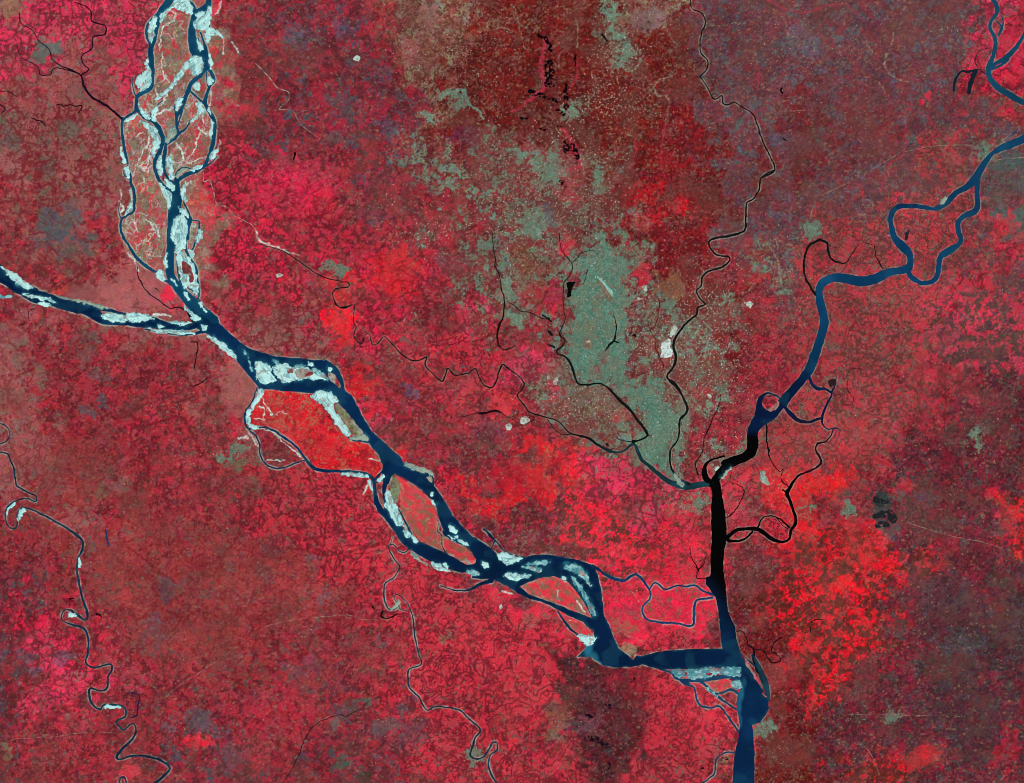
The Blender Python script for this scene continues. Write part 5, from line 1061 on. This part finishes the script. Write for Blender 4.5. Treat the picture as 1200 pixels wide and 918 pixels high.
# ------------------------------------------------------------------ water
def water_tint(key, x, y):
    base = np.repeat(lin(RIVERS[key]['col'])[None, :], len(x), 0)
    if key == 'meghna':
        def to(c, k):
            base[:] = base + (lin(c)[None, :] - base) * k[:, None]
        up = sst(720, 560, y)
        to((14, 62, 98), sst(460, 400, y))
        base[:] *= (0.82 + 0.36 * fbm(x, y, 26, 2, 812))[:, None]
        to((8, 28, 62), sst(410, 470, y) * (1 - sst(520, 560, y)))
        to((17, 60, 92), sst(300, 240, y))
        to((22, 68, 92), sst(150, 110, y))
        to((14, 46, 84), sst(262, 246, y) * (x < 1075) * (y > 228) * 0.6)
        yy = y - (x - 838) * 1.3
        to((5, 4, 5), sst(500, 514, y) * (1 - sst(668, 748, yy)))
        to((36, 12, 20), sst(500, 506, y - (x - 900) * 0.1) * (x > 935) * (y < 560))
        to((30, 20, 34), sst(484, 492, y) * (x > 930) * (y < 500) * 0.6)
        to((30, 58, 66), sst(760, 775, y) * sst(-3, 3, x - 882 - 0.36 * (y - 768)) * (y < 830) * 0.8)
    if key == 'dhaleshwari':
        base[:] = base + (lin((16, 22, 22))[None, :] - base) * (1 - sst(690, 735, x))[:, None]
    if key == 'padma':
        base[:] = base + (lin((6, 30, 62))[None, :] - base) * (0.8 * sst(420, 560, x + 0.4 * (y - 520)))[:, None]
        base[:] = base + (lin((30, 60, 110))[None, :] - base) * (0.6 * ((x > 697) & (y < 735) & (x < 838) & (y > 655)).astype(float) * sst(700, 725, x - 0.2 * (y - 660)))[:, None]
        base[:] = base + (lin((30, 60, 96))[None, :] - base) * (0.7 * ((y > 785) & (x < 868)).astype(float))[:, None]
        for sx, sy, rx, ry, k in SHOALS:
            dd = np.sqrt(((x - sx) / rx) ** 2 + ((y - sy) / ry) ** 2)
            base[:] = base + (lin((40, 120, 146))[None, :] - base) * (k * (1 - sst(0.3, 1.1, dd)))[:, None]
    if key == 'meghna':
        for sx, sy, rx, ry, k in SHOALS:
            dd = np.sqrt(((x - sx) / rx) ** 2 + ((y - sy) / ry) ** 2)
            base[:] = base + (lin((40, 112, 140))[None, :] - base) * (k * (1 - sst(0.3, 1.1, dd)))[:, None]
    return base
SHOALS = [(689, 760, 7, 14, .95), (695, 772, 8, 10, .8), (700, 778, 7, 5, .6), (687, 674, 4, 8, .5), (664, 660, 6, 3, .6), (869, 812, 4, 12, .7), (866, 826, 4, 16, .6), (867, 845, 4, 10, .5), (857, 802, 5, 5, .6), (484, 545, 9, 5, .5), (872, 800, 4, 8, .4)]
GC = 0.25 * (G[:-1, :-1] + G[1:, :-1] + G[:-1, 1:] + G[1:, 1:])
for ri, key in enumerate(RKEYS):
    R = RIVERS[key]
    inside = (GC < 0) & (OWN[:-1, :-1] == ri)
    if not inside.any(): continue
    js, is_ = np.nonzero(inside)
    a0, a1, b0, b1 = is_.min(), is_.max() + 2, js.min(), js.max() + 2
    x, y, g, Q, border = cells_to_mesh(inside[b0:b1 - 1, a0:a1 - 1], G[b0:b1, a0:a1], (a0, b0))
    base = water_tint(key, x, y)
    n = fbm(x, y, 5, 2, 800)
    if not R.get('small'):
        edge = np.exp(np.minimum(g, 0) / 0.8) * 0.30 * n if key not in ('meghna', 'dhaleshwari', 'buriganga', 'shitalakshya', 'bangshi', 'northwest') else 0 * g
        sb = sample(SB, x, y, 8.0)
        edge = np.maximum(edge, np.exp(-np.maximum(sb, 0) / 1.1) * (0.25 + 0.6 * n) * 0.75)
        base = base + (lin((52, 124, 142))[None, :] - base) * np.clip(edge, 0, 1)[:, None]
        base *= (0.80 + 0.32 * fbm(x, y, 34, 2, 810))[:, None]
        silt = sst(0.55, 1.0, fbm(x + 3 * sfb(x, y, 9, 2, 813), y, 18, 2, 814)) * 0.16
        base = base + (lin((40, 104, 124))[None, :] - base) * silt[:, None] * (base.sum(1) > 0.05)[:, None]
    o = make_mesh(R.get('name') or 'river', world_xyz(x, y, 0.020), Q, M_WATER, base / EXPO)
    tag(o, R['label'], R['cat'], None, 'structure')

# ------------------------------------------------------------------ islands and sandbars
ZI = 0.0
for ii_, (pal, lvl, outl, label) in enumerate(ISLES):
    p = smooth(pts((outl[0], outl[1:])), True)
    i0, i1, j0, j1 = window(p, 4)
    wx, wy = warp(GXX[j0:j1, i0:i1], GYY[j0:j1, i0:i1], 0.9, 33)
    f = poly_sdf(wx, wy, p).astype(np.float32)
    fc = 0.25 * (f[:-1, :-1] + f[1:, :-1] + f[:-1, 1:] + f[1:, 1:])
    x, y, g, Q, border = cells_to_mesh(fc < 0, f, (i0, j0))
    if lvl == 0: z = 0.006 + ii_ * 0.0002 + np.where(border, -0.012, 0.0)
    else: z = np.where(border, 0.01, 0.088 + 0.01 * np.clip(-g / 2, 0, 1))
    c = landcol(x, y, pal)
    if lvl == 0 and pal in 'CI':
        # bare silty edges
        e = np.clip(np.exp(g / 1.6) * 0.4 * fbm(x, y, 6, 2, 900), 0, 1)[:, None]
        c = c + (alb((186, 180, 160))[None, :] - c) * e
    if pal == 'I':   # slanting ridges and swales
        t_ = (y - x * 0.62) / 4.2 + 0.9 * sfb(x, y, 14, 2, 905)
        st = sst(0.55, 0.95, 0.5 + 0.5 * np.sin(t_ * 2.0)) * fbm(x, y, 9, 2, 906)
        c = c + (alb((128, 100, 78))[None, :] - c) * (0.85 * st)[:, None]
        br_ = sst(0.5, 0.9, 0.5 - 0.5 * np.sin(t_ * 2.0)) * sst(0.35, 0.6, fbm(x, y, 11, 2, 907))
        c = c + (alb((232, 50, 66))[None, :] - c) * (0.75 * br_)[:, None]
    o = make_mesh('river_island', world_xyz(x, y, z), Q, M_LAND, c)
    tag(o, label, 'island', 'vegetated islands among the river channels')

TONES = dict(s=((192, 238, 233), (128, 190, 190)), w=((150, 206, 206), (72, 138, 150)), g=((160, 178, 160), (128, 140, 122)))
for bi, (tone, outl, label) in enumerate(BARS):
    i0, j0, f, p = BARD[bi]
    fc = 0.25 * (f[:-1, :-1] + f[1:, :-1] + f[:-1, 1:] + f[1:, 1:])
    x, y, g, Q, border = cells_to_mesh(fc < 0, f, (i0, j0))
    if not len(Q): print('EMPTY BAR', bi, label); continue
    q = p[:, :2] - p[:, :2].mean(0); ev = np.linalg.eigh(q.T @ q)[1][:, 1]
    al = x * ev[0] + y * ev[1]; ac = -x * ev[1] + y * ev[0]
    size = math.sqrt(max(len(Q) * HR * HR, 1))
    n1 = fbm(al / 4.5, ac, 2.4, 2, 910 + bi); n2 = fbm(al / 1.6 + 50, ac, 3.2, 2, 920 + bi)
    dry, wet = (lin(t) for t in TONES[tone])
    k = sst(0.55, 1.0, n1) * 0.5
    k = np.maximum(k, np.exp(g / 0.9) * (0.35 + 0.5 * n2))
    if tone == 'w': k = np.maximum(k, sst(0.45, 0.8, n2) * 0.9)
    c = dry[None, :] + (wet - dry)[None, :] * np.clip(k, 0, 1)[:, None]
    if size > 9:      # narrow wet runnels across the bar, damp hollows, a little scrub
        def FR(px, py):
            ra = px * ev[0] + py * ev[1]; rc = -px * ev[1] + py * ev[0]
            return fbm(ra / 2.6 + rc * 0.25 + 1.2 * sfb(px, py, 7, 2, 931), rc, 5.0, 2, 933 + bi) * 2.6
        f0 = FR(x, y); gr_ = np.hypot((FR(x + .5, y) - f0) / .5, (FR(x, y + .5) - f0) / .5) + 0.05
        rn = (1 - sst(0.30, 0.75, np.abs(f0 % 1.0 - 0.5) / gr_)) * sst(0.35, 0.6, fbm(x, y, 8, 2, 930 + bi)) * 0.6
        c = c + (lin((58, 116, 128)) - c) * rn[:, None]
        gr = sst(0.90, 0.98, fbm(x, y, 7, 3, 940 + bi)) * (0.6 if size > 9 else 0)
        c = c + (lin((150, 112, 100)) - c) * gr[:, None]
    c *= (0.93 + 0.14 * fbm(x, y, 9, 2, 950))[:, None]
    z = np.where(border, 0.012, 0.034 + 0.04 * np.clip(-g / 2.5, 0, 1) + 0.00012 * (bi % 40))
    o = make_mesh('sandbar', world_xyz(x, y, z), Q, M_SAND, c / EXPO)
    tag(o, label, 'sandbar', 'sandbars in the river channels')

# ------------------------------------------------------------------ bare fills, towns, houses, roads
def keep_largest(m):
    lab = np.zeros(m.shape, np.int32); best, bn, cur = 0, 0, 0
    for sj, si in zip(*np.nonzero(m)):
        if lab[sj, si]: continue
        cur += 1; stack = [(sj, si)]; lab[sj, si] = cur; n = 0
        while stack:
            j, i = stack.pop(); n += 1
            for dj, di in ((1, 0), (-1, 0), (0, 1), (0, -1), (1, 1), (1, -1), (-1, 1), (-1, -1)):
                a, b = j + dj, i + di
                if 0 <= a < m.shape[0] and 0 <= b < m.shape[1] and m[a, b] and not lab[a, b]:
                    lab[a, b] = cur; stack.append((a, b))
        if n > bn: best, bn = cur, n
    return lab == best

for fi, (outl, label) in enumerate(FILLS):
    p = pts((outl[0], outl[1:]))
    i0, i1, j0, j1 = window(p, 4)
    wx, wy = warp(GXX[j0:j1, i0:i1], GYY[j0:j1, i0:i1], 1.0, 44)
    f = poly_sdf(wx, wy, p).astype(np.float32)
    fc = 0.25 * (f[:-1, :-1] + f[1:, :-1] + f[:-1, 1:] + f[1:, 1:])
    x, y, g, Q, border = cells_to_mesh(keep_largest(fc < 0), f, (i0, j0))
    big = fi == 0
    c = np.repeat(lin((206, 226, 222) if big else (188, 210, 196))[None, :], len(x), 0)
    n = fbm(x, y, 2.6, 2, 960 + fi)
    c = c + (lin((150, 110, 108)) - c) * (sst(0.72 if big else 0.6, 0.95, n) * 0.75)[:, None]
    z = np.where(border, 0.003, 0.026)
    o = make_mesh('sand_fill', world_xyz(x, y, z), Q, M_FILL, c / EXPO)
    tag(o, label, 'bare ground', 'bare pale sand fills')

rng = np.random.default_rng(7)
def boxes(x, y, sx, sy, h, z0, cols, ang):
    """many small flat-roofed blocks as one mesh"""
    n = len(x)
    ca, sa = np.cos(ang), np.sin(ang)
    V = np.zeros((n, 8, 3), np.float32)
    for k, (u, v) in enumerate(((-1, -1), (1, -1), (1, 1), (-1, 1))):
        dx = u * sx / 2; dy = v * sy / 2
        X = (x - CX) * KM + dx * ca - dy * sa; Y = (CY - y) * KM + dx * sa + dy * ca
        V[:, k] = np.stack([X, Y, np.full(n, z0)], 1); V[:, k + 4] = np.stack([X, Y, z0 + h], 1)
    b = (np.arange(n) * 8)[:, None, None]
    fq = np.array([[4, 5, 6, 7], [0, 1, 5, 4], [1, 2, 6, 5], [2, 3, 7, 6], [3, 0, 4, 7]])[None]
    return V.reshape(-1, 3), (b + fq).reshape(-1, 4), np.repeat(cols, 8, 0)

HOUSE_T = [((104, 150, 128), 5), ((80, 120, 104), 5), ((130, 160, 142), 2), ((152, 140, 120), 1), ((170, 186, 172), 1), ((120, 84, 78), 1.2), ((66, 98, 88), 3)]
VILL_T = [((160, 148, 122), 4), ((140, 140, 116), 5), ((196, 190, 172), .8), ((140, 120, 100), 3), ((120, 150, 128), 1)]
def pick(table, n, k=0.16):
    w_ = np.array([t[1] for t in table], float); ids = rng.choice(len(table), n, p=w_ / w_.sum())
    c = np.array([lin(t[0]) for t in table])[ids]
    return c * (1 + k * rng.standard_normal((n, 1))).clip(0.6, 1.4) / EXPO

def settle(i_, outl, label, name, cat, dens, rag, base_c, group=None):
    p = smooth(pts((outl[0], outl[1:])), True)
    i0, i1, j0, j1 = window(p, 10)
    X, Y = GXX[j0:j1, i0:i1], GYY[j0:j1, i0:i1]
    f = poly_sdf(*warp(X, Y, 1.6, 55 + i_), p).astype(np.float32) + (fbm(X, Y, 7, 4, 960 + i_, 0.75) - 0.42) * rag
    fc = 0.25 * (f[:-1, :-1] + f[1:, :-1] + f[:-1, 1:] + f[1:, 1:])
    x, y, g, Q, border = cells_to_mesh(keep_largest(fc < 0), f, (i0, j0))
    c = np.repeat(lin(base_c)[None, :], len(x), 0)
    n = fbm(x, y, 9, 3, 970 + i_)
    mix = sst(0.62, 0.86, n) * 0.75
    alt = lin((142, 92, 84))[None, :] + 0 * c
    alt2 = lin((132, 132, 106))[None, :]
    c = c + (alt - c) * (mix * sst(0.35, 0.65, fbm(x, y, 4, 3, 980 + i_)))[:, None]
    c = c + (lin((126, 164, 144))[None, :] - c) * (0.55 * sst(0.80, 0.95, fbm(x + 30, y, 5, 3, 983)))[:, None]
    lanes = np.abs(fbm(x, y + 70, 22, 2, 984) * 5.0 % 1.0 - 0.5)
    c = c + (lin((128, 166, 148))[None, :] - c) * (0.35 * (1 - sst(0.02, 0.10, lanes)))[:, None]
    c = c + (alt2 - c) * (sst(0.70, 0.90, fbm(x + 90, y, 9, 2, 985)) * 0.6)[:, None]
    for sx, sy, rx, ry, cc, st in SPOTS:
        d = np.sqrt(((x - sx) / rx) ** 2 + ((y - sy) / ry) ** 2)
        c = c + (lin(cc)[None, :] - c) * (0.85 * st * (1 - sst(0.6, 1.1, d + 0.5 * (fbm(x, y, 4, 2, 987) - 0.5))))[:, None]
    c *= (0.90 + 0.2 * fbm(x, y, 3, 2, 990))[:, None] * (0.9 + 0.2 * fbm(x, y, 30, 2, 991))[:, None]
    e = np.clip(np.exp(g / 3.4) * (0.30 + 0.9 * fbm(x, y, 2.6, 3, 992)), 0, 1)[:, None]
    c = c + (landcol(x, y) * EXPO - c) * e
    root = make_mesh(name, world_xyz(x, y, 0.003 + 0.0004 * i_ + np.where(border, -0.0025, 0)), Q, M_TOWN, c / EXPO)
    tag(root, label, cat, group)
    area = len(Q) * HR * HR
    n_ = int(area * dens)
    pick_i = rng.choice(len(Q), n_)
    vx = x[Q[pick_i]].mean(1) + rng.uniform(-.25, .25, n_); vy = y[Q[pick_i]].mean(1) + rng.uniform(-.25, .25, n_)
    ok = (sample(G, vx, vy, 9) > 0.8)
    vx, vy = vx[ok], vy[ok]; n_ = len(vx)
    ground = c[Q[pick_i[ok]][:, 0]]
    cols = pick(HOUSE_T, n_) * 0.55 + ground / EXPO * 0.45 * (1 + 0.2 * rng.standard_normal((n_, 1))).clip(.6, 1.4)
    V, F, CC = boxes(vx, vy, rng.uniform(.07, .20, n_), rng.uniform(.07, .20, n_), rng.uniform(.012, .03, n_), 0.003 + 0.0004 * i_, cols, rng.uniform(0, 3.14, n_))
    hb = make_mesh('buildings', V, F, M_HOUSE, CC, root, False)
    tag(hb, None, None, None, 'stuff')
    return root

city = settle(0, CITY, 'large grey green city spreading between two thin dark rivers', 'city', 'city', 0.75, 13.0, (90, 136, 116))
# the airfield: runway strip and apron on the city's north side
def strip(pp, name, col, z, parent, mat=M_ROAD):
    p = smooth(pts(pp), True)
    i0, i1, j0, j1 = window(p, 3)
    X, Y = GXX[j0:j1, i0:i1], GYY[j0:j1, i0:i1]
    f = poly_sdf(*warp(X, Y, 0.3, 66), p).astype(np.float32)
    fc = 0.25 * (f[:-1, :-1] + f[1:, :-1] + f[:-1, 1:] + f[1:, 1:])
    x, y, g, Q, border = cells_to_mesh(fc < 0, f, (i0, j0))
    c = np.repeat(alb(col)[None, :], len(x), 0) * (0.8 + 0.4 * fbm(x, y, 3, 2, 70))[:, None]
    return make_mesh(name, world_xyz(x, y, z + 0 * x), Q, mat, c, parent)
strip(('V', '838 480,860 465,925 560,945 600,930 620,905 600,860 520'), 'airfield', (122, 104, 86), 0.032, city, M_TOWN)
strip(('V', '838 452,852 450,890 486,915 520,945 545,950 575,940 586,915 550,880 500'), 'apron', (136, 190, 172), 0.034, city)
strip(('V', '851 484,857 480,922 586,916 590'), 'runway', (140, 122, 102), 0.040, city)
strip(('W', '735 75,770 60,805 75,800 110,770 115,740 100'), 'park', (124, 108, 88), 0.033, city, M_LAND)
strip(('W', '762 62,785 52,792 66,772 72'), 'parade_ground', (186, 176, 150), 0.037, city)
strip(('W', '870 180,895 180,905 215,885 230,868 210'), 'garden', (128, 92, 84), 0.033, city, M_LAND)
strip(('W', '815 230,845 225,860 260,850 290,822 280'), 'gardens_and_ponds'.replace('_and_ponds', ''), (126, 96, 86), 0.033, city, M_LAND)
for ti, (outl, label) in enumerate(TOWNS):
    settle(ti + 1, outl, label, 'town', 'town', 0.5, 14.0, (112, 146, 122) if 'pale' in label or 'bright' in label else (110, 126, 108), 'towns outside the big city')

# clusters of village roofs, kilns and bare yards scattered over the fields
CL = [(620, 250, 50, 60, 500), (690, 240, 40, 50, 350), (720, 60, 30, 40, 200), (700, 110, 30, 20, 160), (480, 240, 60, 10, 120), (510, 275, 26, 8, 90), (530, 265, 14, 10, 50), (470, 275, 24, 6, 60), (460, 290, 40, 12, 50), (520, 300, 14, 6, 30), (487, 372, 10, 12, 60), (470, 380, 10, 8, 26), (452, 320, 30, 10, 30),
      (395, 315, 16, 10, 60), (400, 360, 30, 8, 30), (840, 370, 40, 50, 420), (850, 440, 40, 50, 300), (760, 400, 40, 60, 300), (700, 480, 50, 20, 260), (640, 430, 30, 20, 120), (660, 480, 40, 18, 120), (760, 130, 40, 20, 120), (745, 125, 30, 8, 90), (720, 185, 24, 14, 100), (550, 60, 50, 50, 300), (480, 40, 24, 30, 120), (660, 150, 30, 40, 140),
      (930, 350, 40, 60, 300), (900, 310, 30, 40, 140), (800, 460, 20, 40, 120), (1110, 35, 16, 10, 60), (995, 55, 20, 12, 60), (945, 75, 20, 16, 40), (900, 50, 40, 40, 100), (1150, 520, 30, 30, 120), (1030, 840, 40, 8, 60), (920, 850, 40, 30, 60), (900, 580, 16, 14, 30), (915, 570, 14, 14, 30), (850, 590, 20, 20, 40), (220, 495, 30, 20, 40), (200, 480, 30, 14, 30), (250, 530, 40, 24, 60),
      (545, 120, 20, 12, 60), (500, 140, 20, 12, 40), (580, 150, 16, 20, 60), (590, 180, 20, 24, 80), (690, 850, 20, 30, 40), (660, 840, 10, 40, 40), (555, 890, 24, 12, 40), (740, 400, 20, 30, 100)]
hx, hy = [], []
for cx_, cy_, rx, ry, n in CL:
    n = int(n * 0.6)
    hx.append(cx_ + rx * rng.standard_normal(n) * 0.55); hy.append(cy_ + ry * rng.standard_normal(n) * 0.55)
pr = LSP.astype(float) * ((lx > -10) & (lx < 1210) & (ly > -10) & (ly < 928))
N_S = 3400
ii = rng.choice(len(lx), N_S, p=pr / pr.sum())
hx.append(lx[ii] + rng.uniform(-.5, .5, N_S)); hy.append(ly[ii] + rng.uniform(-.5, .5, N_S))
n_v = sum(len(a) for a in hx)
for cx_, cy_, rx, ry, n in ((830, 370, 40, 50, 260), (845, 440, 36, 50, 180), (765, 390, 36, 50, 240), (705, 440, 40, 60, 80), (700, 340, 26, 50, 70), (680, 476, 50, 20, 150), (620, 260, 40, 50, 200), (690, 240, 40, 50, 160), (720, 70, 30, 50, 200), (700, 120, 30, 16, 90), (660, 150, 30, 40, 80), (780, 500, 26, 50, 160), (500, 270, 44, 12, 60), (850, 530, 20, 30, 50)):
    hx.append(cx_ + rx * rng.standard_normal(n) * 0.6); hy.append(cy_ + ry * rng.standard_normal(n) * 0.6)
hx = np.concatenate(hx); hy = np.concatenate(hy)
bright = np.arange(len(hx)) >= n_v
ok = (sample(G, hx, hy, 9) > 1.0) & (sample(SB, hx, hy, 9) > 1.0)
hx, hy = hx[ok], hy[ok]; n = len(hx); bright = bright[ok]
vc = pick(VILL_T, n); vc[bright] = pick([((196, 206, 188), 3), ((170, 190, 166), 3), ((216, 216, 204), 1.5), ((186, 170, 140), 1)], int(bright.sum()))
V, F, CC = boxes(hx, hy, rng.uniform(.06, .22, n), rng.uniform(.06, .16, n), rng.uniform(.01, .02, n), 0.016, vc, rng.uniform(0, 3.14, n))
vh = make_mesh('village_houses', V, F, M_HOUSE, CC, None, False)
tag(vh, 'tiny pale roofs and bare yards of villages scattered over the red fields', 'villages', None, 'stuff')

for qi, (st, label) in enumerate(ROADS):
    p = smooth(pts((st[0], st[1:])), False)
    p[:, 2] = np.maximum(p[:, 2] * 0.8, 0.42)
    i0, i1, j0, j1 = window(p, 4)
    F = np.full((j1 - j0, i1 - i0), 6.0, np.float32)
    stroke_sdf(F, WX1[j0:j1, i0:i1], WY1[j0:j1, i0:i1], p, (i0, j0))
    fc = 0.25 * (F[:-1, :-1] + F[1:, :-1] + F[:-1, 1:] + F[1:, 1:])
    ins = (fc < 0.05) & (GC[j0:j1 - 1, i0:i1 - 1] > 0.3)
    if not ins.any(): continue
    x, y, g, Q, border = cells_to_mesh(ins, F, (i0, j0))
    sandy = 'stream bed' in label
    c = np.repeat(alb((178, 168, 152) if sandy else (160, 138, 120))[None, :], len(x), 0)
    k = (0.15 + 0.8 * fbm(x, y, 4, 3, 78))[:, None]
    c = c + (landcol(x, y) - c) * k
    o = make_mesh('dry_stream_path' if sandy else 'road', world_xyz(x, y, 0.0125 + 0.0001 * qi + 0 * x), Q, M_ROAD, c)
    tag(o, label, 'dry stream' if sandy else 'road', None, 'structure')
